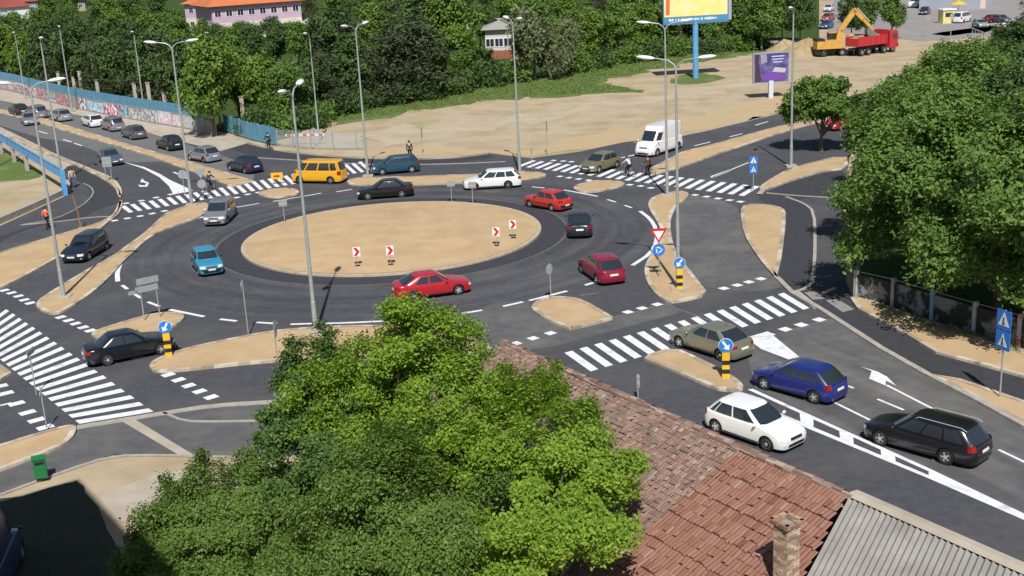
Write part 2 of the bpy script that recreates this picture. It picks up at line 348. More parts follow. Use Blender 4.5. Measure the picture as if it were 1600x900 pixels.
island('traffic_island', [(1013, 314), (1022, 306), (1040, 301), (1062, 297), (1077, 301), (1074, 309), (1058, 320), (1050, 335), (1047, 350), (1050, 375), (1060, 400), (1077, 420), (1090, 437), (1108, 459), (1062, 470), (1045, 471), (1025, 460), (1010, 440), (1006, 420), (1012, 404), (1027, 385), (1034, 370), (1031, 353), (1020, 335), (1013, 324)], 1)
island('traffic_island', [(830, 482), (832, 474), (845, 466), (865, 462), (890, 463), (912, 468), (958, 494), (957, 497), (893, 513), (888, 512), (850, 496)], 1)
island('traffic_island', [(1000, 557), (1053, 541), (1100, 562), (1145, 586), (1162, 600), (1160, 608), (1140, 609), (1118, 606), (1075, 587), (1025, 567)], 1)
island('traffic_island', [(232, 574), (236, 563), (275, 547), (325, 535), (400, 520), (432, 515), (487, 510), (560, 507), (620, 508), (690, 514), (732, 525), (771, 541), (766, 549), (700, 556), (600, 558), (475, 560), (400, 565), (325, 573), (247, 581)])
island('traffic_island', [(140, 521), (150, 515), (185, 504), (225, 492), (262, 486), (285, 488), (289, 496), (275, 507), (240, 520), (190, 527), (152, 528)])
island('median_strip', [(-80, 156), (0, 170), (60, 182), (90, 191), (190, 222), (310, 256), (397, 282), (362, 291), (300, 267), (212, 236), (92, 201), (50, 188), (0, 176), (-80, 160)], 0, sandm=SAND)
island('median_strip', [(1013, 264), (1065, 237), (1120, 223), (1200, 201), (1260, 186), (1340, 166), (1340, 176), (1260, 195), (1200, 213), (1130, 237), (1062, 261), (1025, 271), (1015, 270)], 0)
island('verge', [(0, 393), (60, 375), (125, 356), (150, 349), (172, 339), (181, 328), (186, 312), (192, 314), (188, 332), (172, 344), (155, 358), (120, 384), (92, 401), (50, 424), (0, 450), (-100, 490), (-100, 430)], 1)
island('verge', [(-60, 190), (12, 208), (60, 228), (100, 246), (160, 270), (181, 280), (191, 296), (190, 306), (184, 305), (180, 292), (158, 277), (115, 256), (60, 235), (0, 208), (-60, 192)], 1)
island('verge', [(1156, 330), (1163, 318), (1200, 319), (1224, 324), (1229, 335), (1222, 400), (1214, 431), (1208, 430), (1182, 398), (1162, 366)], 1)
island('verge', [(1185, 296), (1192, 286), (1234, 262), (1322, 240), (1326, 262), (1285, 267), (1240, 280), (1200, 294)], 1)
island('verge', [(-80, 715), (0, 694), (40, 681), (82, 669), (112, 662), (121, 667), (112, 685), (87, 700), (0, 733), (-80, 760)], 1)
island('verge', [(-60, 560), (0, 568), (18, 581), (0, 592), (-60, 610)], 0)
island('verge', [(1451, 583), (1500, 591), (1600, 625), (1760, 690), (1760, 735), (1600, 661), (1525, 621)], 0)
island('verge', [(1328, 464), (1345, 462), (1460, 504), (1600, 550), (1760, 600), (1760, 640), (1600, 587), (1525, 566), (1462, 549), (1412, 519), (1340, 481)], 0)
# kerb lines
kb = MB()
def kerb_line(pts, wd=.16, z=.02, h=.05, m=None, sm=1):
    p = chaikin(px(pts, h), False, sm); p = [Vector((a.x, a.y, 0)) for a in p]; b = MB(); L = []; Rr = []
    for i, q in enumerate(p):
        t = (p[min(i+1, len(p)-1)]-p[max(i-1, 0)]).normalized(); n = Vector((-t.y, t.x, 0)); L.append(q+n*wd/2); Rr.append(q-n*wd/2)
    b.grid([[(a.x, a.y, 0), (a.x, a.y, h), (c.x, c.y, h), (c.x, c.y, 0)] for a, c in zip(L, Rr)])
    return tag(b.build('kerb_line', m or KERB), kind='structure')
kerb_line([(1214, 432), (1237, 455), (1282, 481), (1375, 541), (1451, 584)], .3, h=.1, sm=0)
kerb_line([(1451, 584), (1525, 622), (1600, 663), (1760, 735)], .25, h=.135, sm=0)
kerb_line([(1198, 301), (1240, 305), (1314, 309)], .16)
kerb_line([(1228, 307), (1256, 317), (1272, 330), (1274, 380), (1271, 436), (1262, 449), (1238, 456)], .2)
kerb_line([(1186, 303), (1200, 287), (1216, 274)], .4, h=.09)
kerb_line([(120, 667), (255, 645), (330, 633), (430, 627)], .4, h=.05)
kerb_line([(255, 644), (287, 657), (330, 658), (430, 656)], .14)
kerb_line([(0, 772), (100, 735), (175, 711), (250, 710), (325, 712), (430, 715)], .14)
kerb_line([(32, 351), (87, 342), (128, 322), (147, 303), (143, 292), (130, 286)], .1)
kerb_line([(32, 351), (80, 347), (150, 338), (178, 338)], .1)
kerb_line([(388, 224), (430, 235), (500, 243), (575, 248), (700, 248), (762, 240)], .14)
kerb_line([(400, 246), (480, 251), (575, 257), (700, 256), (790, 252)], .14)
kerb_line([(990, 222), (1065, 213), (1200, 181), (1240, 171), (1330, 151)], .14)
kerb_line([(1600, 895), (1450, 828), (1323, 775), (1060, 658), (800, 556), (775, 543)], .3, h=.1, sm=0)
sheet('tactile_paving', [(1290, 469), (1308, 467), (1335, 483), (1317, 488)], .016, TACT)
sheet('tactile_paving', [(1257, 457), (1275, 454), (1290, 467), (1270, 468)], .016, TACT)
sheet('tactile_paving', [(1238, 455), (1248, 454), (1283, 481), (1273, 483)], .02, CONC)
sheet('tactile_paving', [(1281, 457), (1303, 448), (1308, 451), (1285, 460)], .016, CONC)
sheet('tactile_paving', [(185, 655), (204, 651), (305, 712), (283, 713)], .016, CONC)
sheet('lamp_footing', [(1240, 820)]*0 or [(1052, 452), (1060, 446), (1078, 448), (1070, 456)], .14, CONC)

# ------------------------------------------------------------------ painted markings
ZM = .016
def zebra(a0, a1, b0, b1, n, fill=.5, z=ZM):   # a0,a1 = ends of first stripe; b0,b1 = ends of last stripe
    A0, A1, B0, B1 = G(*a0), G(*a1), G(*b0), G(*b1); b = MB(); d = 1/(n-1)
    for i in range(n):
        t = i*d; e = d*fill/2
        q = [A0.lerp(B0, t-e), A0.lerp(B0, t+e), A1.lerp(B1, t+e), A1.lerp(B1, t-e)]
        b.poly(q, z)
    return tag(b.build('zebra_crossing', PAINT), kind='structure')
zebra((888, 550), (929, 579), (1220, 459), (1260, 483), 17, .52)
zebra((1, 566), (118, 659), (-4, 490), (238, 640), 3, .0) if False else None
# left crossing: stripe ends read one by one, bottom to top
bl = MB()
rt = [(236, 641), (221, 631), (207, 620.5), (192, 610), (177.5, 599.5), (164, 589), (150, 580), (136, 570), (123, 561), (111, 553), (98.5, 544), (87, 536), (75, 528), (64, 520), (53, 512.5), (42, 505.5), (32, 498.5), (22, 491.5), (12, 485)]
lf0 = G(121, 660)
step = (G(3, 564)-lf0)/12.0
n = len(rt)
for i, q in enumerate(rt):
    Rp = G(*q); Lp = lf0+step*i
    di = (G(*rt[min(i+1, n-1)]) - G(*rt[max(i-1, 0)])).normalized()*.27
    bl.poly([Rp-di, Rp+di, Lp+di, Lp-di], ZM)
tag(bl.build('zebra_crossing', PAINT), kind='structure')
zebra((192, 322), (205, 332), (562, 253), (578, 267), 30, .5)
zebra((835, 251), (812, 260), (1183, 291), (1158, 306), 24, .5)
def squares(pts, wpx, dirp, name='road_markings', sz=(.5, .5), m=None):   # blocks along a row
    b = MB(); P = [G(*p) for p in pts]
    for i, p in enumerate(P):
        t = (P[min(i+1, len(P)-1)]-P[max(i-1, 0)]).normalized() if len(P) > 1 else Vector((1, 0, 0)); n_ = Vector((-t.y, t.x, 0))
        a, c = t*sz[0]/2, n_*sz[1]/2
        b.poly([p-a-c, p+a-c, p+a+c, p-a+c], ZM+.004)
    return tag(b.build(name, m or PAINT), kind='structure')
squares([(7, 454), (18, 458), (29, 463), (38, 469), (47, 474)], 0, 0, sz=(.5, .55))
squares([(95, 496), (107, 501), (118, 506), (130, 512), (141, 517)], 0, 0, sz=(.5, .55))
squares([(263, 586), (279, 594), (295, 603), (312, 612), (330, 621)], 0, 0, sz=(.5, .6))
squares([(0, 604), (9, 615), (26, 631), (43, 645), (57, 657), (71, 668)], 0, 0, sz=(.5, .7))
squares([(179, 345), (199, 341.5), (219, 338), (238, 334), (257, 330)], 0, 0)
squares([(197, 318), (221, 314), (244, 309), (267, 304), (290, 300)], 0, 0)
squares([(352, 313), (370, 309), (387, 304), (404, 301)], 0, 0)
squares([(875, 276), (889, 278), (904, 280), (920, 282)], 0, 0)
squares([(984, 289), (1001, 291), (1017, 294)], 0, 0)
squares([(1086, 305), (1104, 307.5), (1122, 310.5), (1140, 313), (1157, 315.5)], 0, 0)
squares([(865, 251), (880, 252), (893, 253)], 0, 0)
squares([(806, 537), (833, 529), (860, 521)], 0, 0)
squares([(981, 488), (1003, 482), (1027, 476)], 0, 0)
squares([(1131, 451), (1152, 446), (1170, 441), (1189, 436)], 0, 0)
squares([(1200, 523), (1227, 515), (1252, 508), (1280, 500)], 0, 0, sz=(.55, .55))
LM = MB()
def line(pts, wd=.15, sm=0, z=ZM):
    p = px(pts, 0); p = chaikin(p, False, sm) if sm else p; ribbon(LM, p, wd, z)
def area(pts, z=ZM): LM.poly(px(pts, 0), z)
area([(192, 253), (225, 261), (250, 272), (265, 281), (280, 288), (302, 298), (271, 304), (264, 291), (249, 277), (225, 264)])
line([(271, 269), (293, 279)], .2); line([(1111, 278), (1170, 254)], .15)
area([(1109, 276), (1117, 277), (1142, 267), (1140, 265)])
line([(970, 247), (992, 242)], .25)
area([(1165, 528), (1200, 518), (1249, 558), (1232, 562), (1190, 546)])
area([(1168, 609), (1176, 608), (1451, 732), (1451, 737)])
area([(1190, 634), (1451, 743), (1451, 748), (1190, 640)])
for q in ([(1249, 642), (1271, 651), (1271, 668), (1251, 661)], [(1311, 672), (1333, 682), (1334, 697), (1313, 689)], [(1376, 701), (1398, 711), (1400, 724), (1377, 716)]): area(q, ZM+.004)
area([(1451, 732), (1600, 803), (1760, 880), (1760, 897), (1600, 813), (1451, 748)])
line([(1293, 624), (1362, 658)], .14); line([(1286, 628), (1306, 624)], .3); line([(1371, 624), (1412, 641)], .14); line([(1385, 602), (1463, 642)], .14); line([(1560, 703), (1640, 741)], .14)
line([(1316, 600), (1334, 607)], .14); line([(1158, 603), (1105, 590)], .14) if False else None
area([(1344, 573), (1362, 580), (1358, 592), (1384, 603), (1384, 595), (1400, 603), (1386, 589), (1371, 581)])
area([(222, 279), (219, 285), (224, 285), (229, 287), (226, 290), (216, 289), (218, 292), (230, 292), (233, 286), (226, 283)])
line([(184, 440), (183, 425), (189, 410), (204, 392), (230, 371), (265, 353), (318, 339)], .3, 1)
line([(191, 446), (199, 452)], .22); line([(209, 459), (220, 466)], .22); line([(231, 472), (249, 479)], .22); line([(265, 484), (319, 495)], .25); line([(344, 499), (370, 502)], .25)
line([(401, 504), (432, 506)], .25); line([(454, 507), (487, 506)], .25); line([(505, 506), (560, 504), (600, 502)], .25); line([(722, 490), (753, 485)], .25); line([(786, 479), (817, 472)], .25); line([(827, 470), (886, 455)], .25); line([(914, 446), (927, 442)], .25)
line([(988, 415), (1017, 396), (1027, 376), (1025, 357), (1016, 342), (1000, 330)], .28, 1)
line([(976, 321), (987, 325)], .2); line([(949, 312), (962, 316)], .2); line([(881, 297), (934, 307)], .22); line([(831, 292), (851, 294)], .2); line([(427, 315), (502, 302)], .2); line([(525, 300), (550, 296)], .2)
line([(650, 290), (725, 287)], .12); line([(370, 324), (405, 318)], .2)
line([(206, 561), (226, 557)], .2)
line([(0, 634), (18, 630)], .2)
for a, c in (((60, 205), (74, 209)), ((98, 218), (112, 222)), ((116, 224), (128, 228)), ((1140, 214), (1160, 209)), ((1180, 196), (1200, 190)), ((1085, 228), (1110, 222))): line([a, c], .2)
tag(LM.build('road_markings', PAINT), kind='structure')
sm_ = MB(); ribbon(sm_, px([(1040, 476), (1140, 512)], 0), .12, .014); ribbon(sm_, px([(905, 462), (935, 458)], 0), .2, .014)
tag(sm_.build('road_surface', SEAM), kind='structure')

# ------------------------------------------------------------------ cars
def paint(name, c, metal=.0): return mat('car_paint_'+name, c, .28, metal=metal, spec=.6, coat=.6)
WHEEL = {}
def wheel_meshes(r):
    k = round(r, 3)
    if k in WHEEL: return WHEEL[k]
    t = MB(); RX = Matrix.Rotation(-math.pi/2, 4, 'X')    # axis along +Y
    t.lathe([(r*.60, .07), (r*.93, .095), (r, .07), (r, -.07), (r*.93, -.095), (r*.60, -.09)], 20, RX)
    ty = t.build('tyre', BLACK, smooth=True); 
    m = MB(); m.k = 0
    m.lathe([(r*.64, .03), (r*.64, .085), (r*.58, .09), (r*.55, .06), (.05, .05)], 20, RX)
    m.k = 1
    for i in range(5):
        q = 2*math.pi*i/5; a = Vector((math.cos(q), 0, math.sin(q))); c = Vector((-math.sin(q), 0, math.cos(q)))
        p0 = a*.03; p1 = a*r*.57
        m.add([tuple(x) for x in (p0-c*.045+Vector((0, .085, 0)), p1-c*.035+Vector((0, .088, 0)), p1+c*.035+Vector((0, .088, 0)), p0+c*.045+Vector((0, .085, 0)))], [(0, 1, 2, 3), (3, 2, 1, 0)])
    m.lathe([(.07, .06), (.07, .09)], 10, RX)
    ri = m.build('rim', [RIMD, RIM], smooth=True)
    WHEEL[k] = (ty.data, ri.data); bpy.data.objects.remove(ty); bpy.data.objects.remove(ri)
    return WHEEL[k]
RIMD = mat('rim_shadow_metal', (.20, .205, .21), .4, metal=.5)
KINDS = dict(
    #            L    W    H    r    wb   fo   cowl roofF roofC rear  belt  hood  tail  Wr   side windows
    hatch=dict(L=4.15, W=1.74, H=1.46, r=.31, wb=2.55, fo=.82, A=1.05, B=1.85, C=3.45, D=4.08, belt=.92, hood=.72, cow=.92, tail=.93, wr=.74, win=((.12, .47), (.50, .80), (.82, .90))),
    sedan=dict(L=4.55, W=1.75, H=1.42, r=.31, wb=2.68, fo=.85, A=1.30, B=2.00, C=3.25, D=3.95, belt=.91, hood=.70, cow=.90, tail=.94, wr=.72, win=((.13, .47), (.50, .82))),
    fast=dict(L=4.5, W=1.75, H=1.40, r=.31, wb=2.62, fo=.85, A=1.25, B=1.95, C=3.25, D=4.20, belt=.90, hood=.70, cow=.88, tail=.95, wr=.70, win=((.12, .42), (.45, .74))),
    wagon=dict(L=4.72, W=1.80, H=1.49, r=.32, wb=2.70, fo=.88, A=1.20, B=1.95, C=4.15, D=4.66, belt=.93, hood=.72, cow=.92, tail=.94, wr=.74, win=((.10, .36), (.385, .63), (.655, .88))),
    mpv=dict(L=4.2, W=1.76, H=1.60, r=.31, wb=2.58, fo=.82, A=.85, B=1.60, C=3.75, D=4.15, belt=.98, hood=.78, cow=1.0, tail=.98, wr=.78, win=((.10, .40), (.43, .70), (.73, .90))),
    box=dict(L=3.9, W=1.60, H=1.40, r=.29, wb=2.35, fo=.75, A=1.15, B=1.65, C=3.10, D=3.72, belt=.90, hood=.76, cow=.86, tail=.86, wr=.76, win=((.08, .47), (.50, .86))),
    minibus=dict(L=4.75, W=1.85, H=1.95, r=.33, wb=2.9, fo=.9, A=.35, B=1.15, C=4.45, D=4.70, belt=1.10, hood=.85, cow=1.08, tail=1.10, wr=.86, win=((.05, .22), (.25, .50), (.53, .78), (.80, .93))),
    van=dict(L=5.7, W=2.05, H=2.55, r=.35, wb=3.6, fo=.95, A=.75, B=1.65, C=5.62, D=5.68, belt=1.25, hood=.95, cow=1.2, tail=1.25, wr=.90, win=((.05, .17),)),
)
def make_car(kind, col, loc, rz, label, cat='car', metal=0., group=None, name='parked_car', dark_bumper=False, rails=False, roofm=None, scale=None, extras=True):
    K = dict(KINDS[kind]); K.update(scale or {})
    L, W, Hh, r, wb, fo = K['L'], K['W'], K['H'], K['r'], K['wb'], K['fo']
    belt = K['belt']; N7 = 7.0; a = L/2
    root = empty(name, loc, rz, label, cat, group)
    pm = col if not isinstance(col, tuple) else paint(kind, col, metal)
    sill = .22
    def zt(s):
        pts = [(0, K['hood']-.05), (.12, K['hood']), (K['A']+.05, K['cow']), (K['A']+.35, belt), (K['D']-.1, belt if kind not in ('sedan', 'fast') else K['tail']), (L-.12, K['tail']), (L, K['tail']-.06)]
        return float(np.interp(s, [p[0] for p in pts], [p[1] for p in pts]))
    hi_rear = .10 if kind in ('sedan', 'fast') else (.04 if kind in ('van', 'minibus') else .07)
    def warp(x, z):
        ew = max(0, 1-(a-x)/.7); er = max(0, 1-(x+a)/.6)
        x -= ew*(.16*max(0, (z-.52)/.3)**1.3 + .05*max(0, (.38-z)/.2))
        x += er*(hi_rear*max(0, (z-.55)/.35) + .05*max(0, (.38-z)/.2))
        return x
    def wprof(z): return float(np.interp(z, [.15, .3, .55, .8, belt, belt+.2], [.955, .985, 1.0, .985, .955, .93]))
    def wx(x): return W/2*(max(0, 1-abs(x/a)**N7))**(1/N7)
    ax = [a-fo, a-fo-wb]; ar = r+.05
    ss = {0.0, .0008*L, .003*L, .008*L, .02*L, .045*L, .08*L}
    ss |= {L-s for s in ss}
    for c in ax:
        for k in range(13): ss.add(a-(c+ar*math.cos(math.pi*k/12)))
        ss.add(a-(c+ar+.004)); ss.add(a-(c-ar-.004))
    for k in range(1, 12): ss.add(L*k/12)
    ss |= {K['A']+.05, K['A']+.35}
    ss = sorted(ss); ss = [s for i, s in enumerate(ss) if i == 0 or s-ss[i-1] > .0025]
    rows = []
    for s in ss:
        x = a-s; zb = sill
        for c in ax:
            if abs(x-c) < ar: zb = max(zb, r+math.sqrt(max(0, ar*ar-(x-c)**2)))
        ztt = max(zt(s), zb+.03); row = []
        hw = wx(x)
        for k in range(8):
            z = zb+(ztt-.035-zb)*k/7; row.append((warp(x, z), hw*wprof(z), z))
        for k, f in enumerate((.90, .6, .25)):
            z = ztt + .025*(1-f*f); row.append((warp(x, z), hw*f*.955, z))
        full = row + [(p[0], -p[1], p[2]) for p in row[::-1]]
        rows.append(full)
    B = MB(); B.grid(rows, flip=False)
    # greenhouse
    n5 = 5.0; zb = belt-.02
    def lev(t):
        xf = (a-K['A'])*(1-t)+(a-K['B'])*t; xr = (a-K['D'])*(1-t)+(a-K['C'])*t
        hb = W/2*.925*(1-t)+W/2*K['wr']*t; bow = math.sin(math.pi*t)*.02
        return (xf+xr)/2, (xf-xr)/2+bow*.5, hb+bow, zb+(Hh-.05-zb)*t
    ring = 44; gr = []
    for i in range(7):
        cx, ha, hb, z = lev(i/6); rr = []
        for k in range(ring):
            q = 2*math.pi*k/ring; c, s_ = math.cos(q), math.sin(q)
            rr.append((cx+ha*math.copysign(abs(c)**(2/n5), c), hb*math.copysign(abs(s_)**(2/n5), s_), z))
        gr.append(rr)
    cx, ha, hb, z = lev(1)
    for f, dz in ((.95, .018), (.8, .034), (.5, .046), (.12, .05)):
        gr.append([(cx+(p[0]-cx)*(1-(1-f)*min(1, hb/ha)), p[1]*f, z+dz) for p in gr[6]])
    if roofm: B.k = 0
    B.grid(gr, close=True); B.add(gr[-1], [tuple(range(ring))])
    body = B.build('body', pm, root, smooth=True, sharp=50)
    U = MB(); U.box((0, 0, .35), (L-.35, W-.28, .30)); 
    for c in ax: U.box((c, 0, .52), (2*ar+.02, W-.3, .36))
    U.build('underbody', DARK, root)
    # windows
    def pane(nm, pts, parent=root, m=GLASS): 
        w_ = MB(); w_.grid(pts); w_.grid(pts, flip=True) if False else None
        return w_.build(nm, m, parent, smooth=True)
    T = [.10, .35, .62, .90] if Hh < 1.8 else ([.10, .25, .45, .62] if kind == 'van' else [.10, .35, .62, .86])
    def sidepane(f0, f1, sg):
        pts = []
        for t in T:
            cx, ha, hb, z = lev(t); row = []
            for k in range(5):
                f = f0+(f1-f0)*k/4; u = 1-2*f
                row.append((cx+ha*u, sg*(hb*(1-abs(u)**n5)**(1/n5)+.008), z+.002))
            pts.append(row if sg < 0 else row[::-1])
        return pts
    for sg in (1, -1):
        for f0, f1 in K['win']: pane('side_window', sidepane(f0, f1, sg))
    def endpane(sg, T_):
        pts = []
        for t in T_:
            cx, ha, hb, z = lev(t); row = []
            for k in range(9):
                v = -.84+1.68*k/8
                row.append((cx+sg*(ha*(1-abs(v)**n5)**(1/n5)+.012), v*hb, z+.008))
            pts.append(row if sg > 0 else row[::-1])
        return pts
    TW = [.08, .35, .62, .93] if kind not in ('van', 'minibus') else [.08, .3, .5, .72 if kind == 'van' else .88]
    pane('windscreen', endpane(1, TW)); 
    if kind != 'van': pane('rear_window', endpane(-1, TW if kind != 'sedan' else [.12, .4, .7, .93]))
    def endpatch(sg, v0, v1, z0, z1, off, nv=5, nz=3):
        pts = []
        for j in range(nz+1):
            z = z0+(z1-z0)*j/nz; row = []
            for k in range(nv+1):
                v = v0+(v1-v0)*k/nv
                x = a*(1-abs(v)**N7)**(1/N7); x = warp(sg*x, z)+sg*off
                row.append((x, v*W/2*wprof(z)*(1+off*.5), z))
            pts.append(row if sg > 0 else row[::-1])
        return pts
    ht = K['hood']; big = 1.0
    fz0, fz1 = (ht-.20, ht-.05) if kind not in ('van', 'minibus') else (.62, .86)
    for sg in (1, -1):
        pane('headlight', endpatch(1, .50*sg, .90*sg, fz0, fz1, .008) if sg > 0 else endpatch(1, -.90, -.50, fz0, fz1, .008), m=HEADL)
        rz0, rz1 = (.70, .86) if kind in ('sedan', 'fast', 'box') else (.72, belt+.02)
        if kind in ('van', 'minibus'): rz0, rz1 = .75, 1.1
        lo_, hi_ = (.55, .92) if kind in ('sedan', 'fast', 'box') else (.70, .93)
        pane('taillight', endpatch(-1, lo_, hi_, rz0, rz1, .008) if sg > 0 else endpatch(-1, -hi_, -lo_, rz0, rz1, .008), m=TAIL)
    pane('grille', endpatch(1, -.40, .40, ht-.19, ht-.08, .008), m=DARK)
    pane('air_intake', endpatch(1, -.55, .55, .27, .40, .006), m=DARK)
    for sg, z in ((1, .42), (-1, .60 if kind in ('sedan', 'wagon', 'hatch', 'fast') else .42)):
        pane('number_plate', endpatch(sg, -.28, .28, z, z+.11, .02), m=PLATE)
    if dark_bumper:
        for sg in (1, -1): pane('bumper', endpatch(sg, -.93, .93, .30, .52, .012, 12), m=DARK)
    # side details
    def sidepatch(x0, x1, z0, z1, sg, off, n_=6):
        pts = []
        for z in (z0, z1):
            row = []
            for k in range(n_+1):
                x = x0+(x1-x0)*k/n_; row.append((x, sg*(wx(x)*wprof(z)+off), z))
            pts.append(row if sg < 0 else row[::-1])
        return pts
    if extras:
        xd = [a-K['A']-.15, a-K['A']-1.25, a-K['A']-2.15][:3 if kind != 'van' else 2]
        for sg in (1, -1):
            sm2 = MB()
            for x in xd:
                if x > ax[1]+ar+.05: sm2.grid(sidepatch(x-.012, x+.012, .3, belt-.03, sg, .004, 1))
            sm2.grid(sidepatch(ax[1]+ar+.02, ax[0]-ar-.02, .235, .30, sg, .004))
            if dark_bumper: sm2.grid(sidepatch(ax[1]+ar+.02, ax[0]-ar-.02, .50, .56, sg, .006))
            sm2.build('door_seams', DARK, root)
            hd = MB()
            for x in xd[:2]: hd.box((x-.92 if x-.92 > ax[1]+ar-.1 else x-.75, sg*(W/2*.978), belt-.12), (.15, .02, .022))
            hd.build('door_handle', DARK if dark_bumper else pm, root)
    for sg in (1, -1):
        m_ = MB(); m_.ell((a-K['A']-.28, sg*(W/2+.06), belt+.06), (.12, .20, .14)); m_.build('wing_mirror', DARK if dark_bumper else pm, root, smooth=True)
    if extras and kind != 'van':
        wp = MB()
        for y0, y1 in ((-.45, .05), (.10, .60)):
            cx, ha, hb, z = lev(.10); cx2, ha2, hb2, z2 = lev(.22)
            wp.tube([(cx+ha+.02, -y0, z+.01), (cx2+ha2*.995+.02, -y1, z2+.01)], .009, 4)
        wp.build('wiper', DARK, root)
        an_ = MB(); cx, ha, hb, z = lev(1); an_.tube([(cx-ha+.25, 0, z+.04), (cx-ha-.02, 0, z+.30)], .006, 4); an_.build('aerial', DARK, root)
        bn = MB(); xs = a-K['A']+.02
        bn.grid([[(xs+dx-.10*abs(y)**2, y*W*.42, zt(a-xs)+.022) for y in np.linspace(-1, 1, 9)] for dx in (.0, .02)], flip=False); bn.build('bonnet_gap', DARK, root)
        fg_ = MB()
        for q0, q1 in ((-.82, -.70), (.70, .82)): fg_.grid(endpatch(1, q0, q1, .33, .40, .01, 2, 1))
        fg_.build('fog_light', HEADL, root)
    if rails:
        for sg in (1, -1):
            q = MB(); y = sg*W/2*K['wr']*.93; q.tube([(a-K['B']-.25, y, Hh-.05), (a-K['B']-.4, y, Hh+.03), (a-K['C']+.1, y, Hh+.03), (a-K['C']-.1, y, Hh-.06)], .016, 6); q.build('roof_rail', RIM, root)
    ty, ri = wheel_meshes(r)
    for c in ax:
        for sg in (1, -1):
            wl = bpy.data.objects.new('wheel', ty); COL.objects.link(wl); wl.parent = root; wl.location = (c, sg*(W/2-.115), r)
            wl.rotation_euler = (0, 0, 0 if sg > 0 else math.pi)
            rm = bpy.data.objects.new('rim', ri); COL.objects.link(rm); rm.parent = wl
    return root
def car_at(kind, col, rear, front, label, z=.6, **kw):
    a, b = G(*rear, z), G(*front, z); c = (a+b)/2; d = b-a
    return make_car(kind, col, (c.x, c.y, .006), math.atan2(d.y, d.x), label, **kw)
RB = 'cars on the roundabout'; QU = 'cars queuing on the far carriageway'; AP = 'cars on the near approach road'
P = dict(name='car', group=RB)
car_at('hatch', (.80, .81, .82), (1118, 640), (1243, 682), 'white hatchback driving beside the tiled roof, nearest the camera', name='car', group=AP)
car_at('wagon', (.008, .008, .012), (1522, 700), (1378, 660), 'black estate car with roof rails, waiting in the middle lane', name='car', group=AP, rails=True, metal=.1)
car_at('hatch', (.012, .022, .16), (1302, 606), (1198, 578), 'dark blue hatchback following the khaki saloon', name='car', group=AP, scale=dict(H=1.42))
car_at('sedan', (.29, .28, .20), (1156, 543), (1068, 516), 'khaki hatch-backed saloon crossing the near zebra crossing', name='car', group=AP, metal=.5, scale=dict(A=1.2, C=3.3, D=4.1, L=4.35))
car_at('sedan', (.006, .009, .016), (143, 551), (257, 528), 'black saloon beside the long stop line at lower left', name='car', group=RB, scale=dict(H=1.4), metal=.1)
car_at('wagon', (.018, .025, .040), (157, 373), (108, 401), 'dark blue-grey estate leaving down the lower left arm', name='car', group=RB, metal=.3, scale=dict(L=4.4))
car_at('mpv', (.36, .38, .42), (356, 322), (332, 344), 'silver people carrier entering the left side of the roundabout', name='car', group=RB, metal=.6)
car_at('box', (.035, .26, .42), (312, 394), (334, 422), 'small old sky-blue boxy hatchback on the left of the roundabout', name='car', group=RB, dark_bumper=True)
car_at('fast', (.42, .015, .025), (622, 452), (724, 438), 'bright red fastback driving along the bottom of the central island', name='car', group=RB)
car_at('hatch', (.24, .012, .035), (958, 430), (922, 406), 'dark crimson hatchback seen from behind, right of the roundabout', name='car', group=RB)
car_at('sedan', (.03, .035, .05), (906, 362), (905, 335), 'dark grey saloon seen from directly behind on the right side', name='car', group=RB, metal=.4)
car_at('box', (.50, .03, .025), (882, 317), (832, 308), 'old red hatchback on the far right of the central island', name='car', group=RB, scale=dict(L=4.0), dark_bumper=True)
car_at('wagon', (.78, .79, .80), (809, 279), (729, 284), 'white estate car passing above the central island', name='car', group=RB)
car_at('sedan', (.006, .007, .009), (643, 293), (561, 299), 'black saloon with bright rims above the central island', name='car', group=RB)
car_at('mpv', (.012, .06, .10), (652, 256), (584, 262), 'dark teal compact car beyond the narrow upper island', name='car', group=QU, scale=dict(H=1.5))
car_at('minibus', (.75, .38, .015), (538, 274), (461, 273), 'yellow minibus stopped beside the upper left zebra crossing', cat='minibus', name='minibus', group=None)
car_at('hatch', (.010, .018, .05), (406, 262), (359, 253), 'navy hatchback, first in the queue before the left zebra crossing', name='car', group=QU)
car_at('hatch', (.40, .44, .50), (338, 245), (299, 238), 'pale silver-blue hatchback, second in the queue on the far carriageway', name='car', group=QU, metal=.6)
car_at('hatch', (.010, .018, .016), (282, 228), (249, 219), 'near-black hatchback, third in the queue on the far carriageway', name='car', group=QU)
car_at('hatch', (.16, .165, .18), (223, 211), (195, 203), 'mid-grey car, fourth in the queue on the far carriageway', name='car', group=QU, metal=.5)
car_at('mpv', (.40, .41, .44), (190, 199), (162, 191), 'silver people carrier in the queue, right behind the grey car', name='car', group=QU, metal=.6)
car_at('hatch', (.75, .76, .78), (158, 193), (131, 185), 'small white car in the queue beside the graffiti wall', name='car', group=QU)
car_at('hatch', (.42, .45, .48), (108, 184), (82, 177), 'silver hatchback in the queue between the white car and the frame edge', name='car', group=QU, metal=.5)
car_at('mpv', (.30, .32, .35), (68, 179), (48, 173), 'grey people carrier at the far end of the queue', name='car', group=QU, metal=.5)
car_at('hatch', (.02, .022, .028), (40, 175), (18, 169), 'dark car farthest left on the carriageway by the graffiti wall', name='car', group=QU)
car_at('sedan', (.42, .43, .46), (40, 181), (51, 191), 'silver saloon driving towards the camera at the far left', name='car', group=None, metal=.6)
car_at('sedan', (.13, .17, .26), (161, 239), (183, 252), 'blue-grey saloon approaching on the near carriageway at left', name='car', group=None, metal=.5)
car_at('hatch', (.30, .27, .15), (963, 247), (911, 262), 'taxi-like hatchback with a gold bonnet at the upper zebra crossing', name='car', group=None, metal=.5)
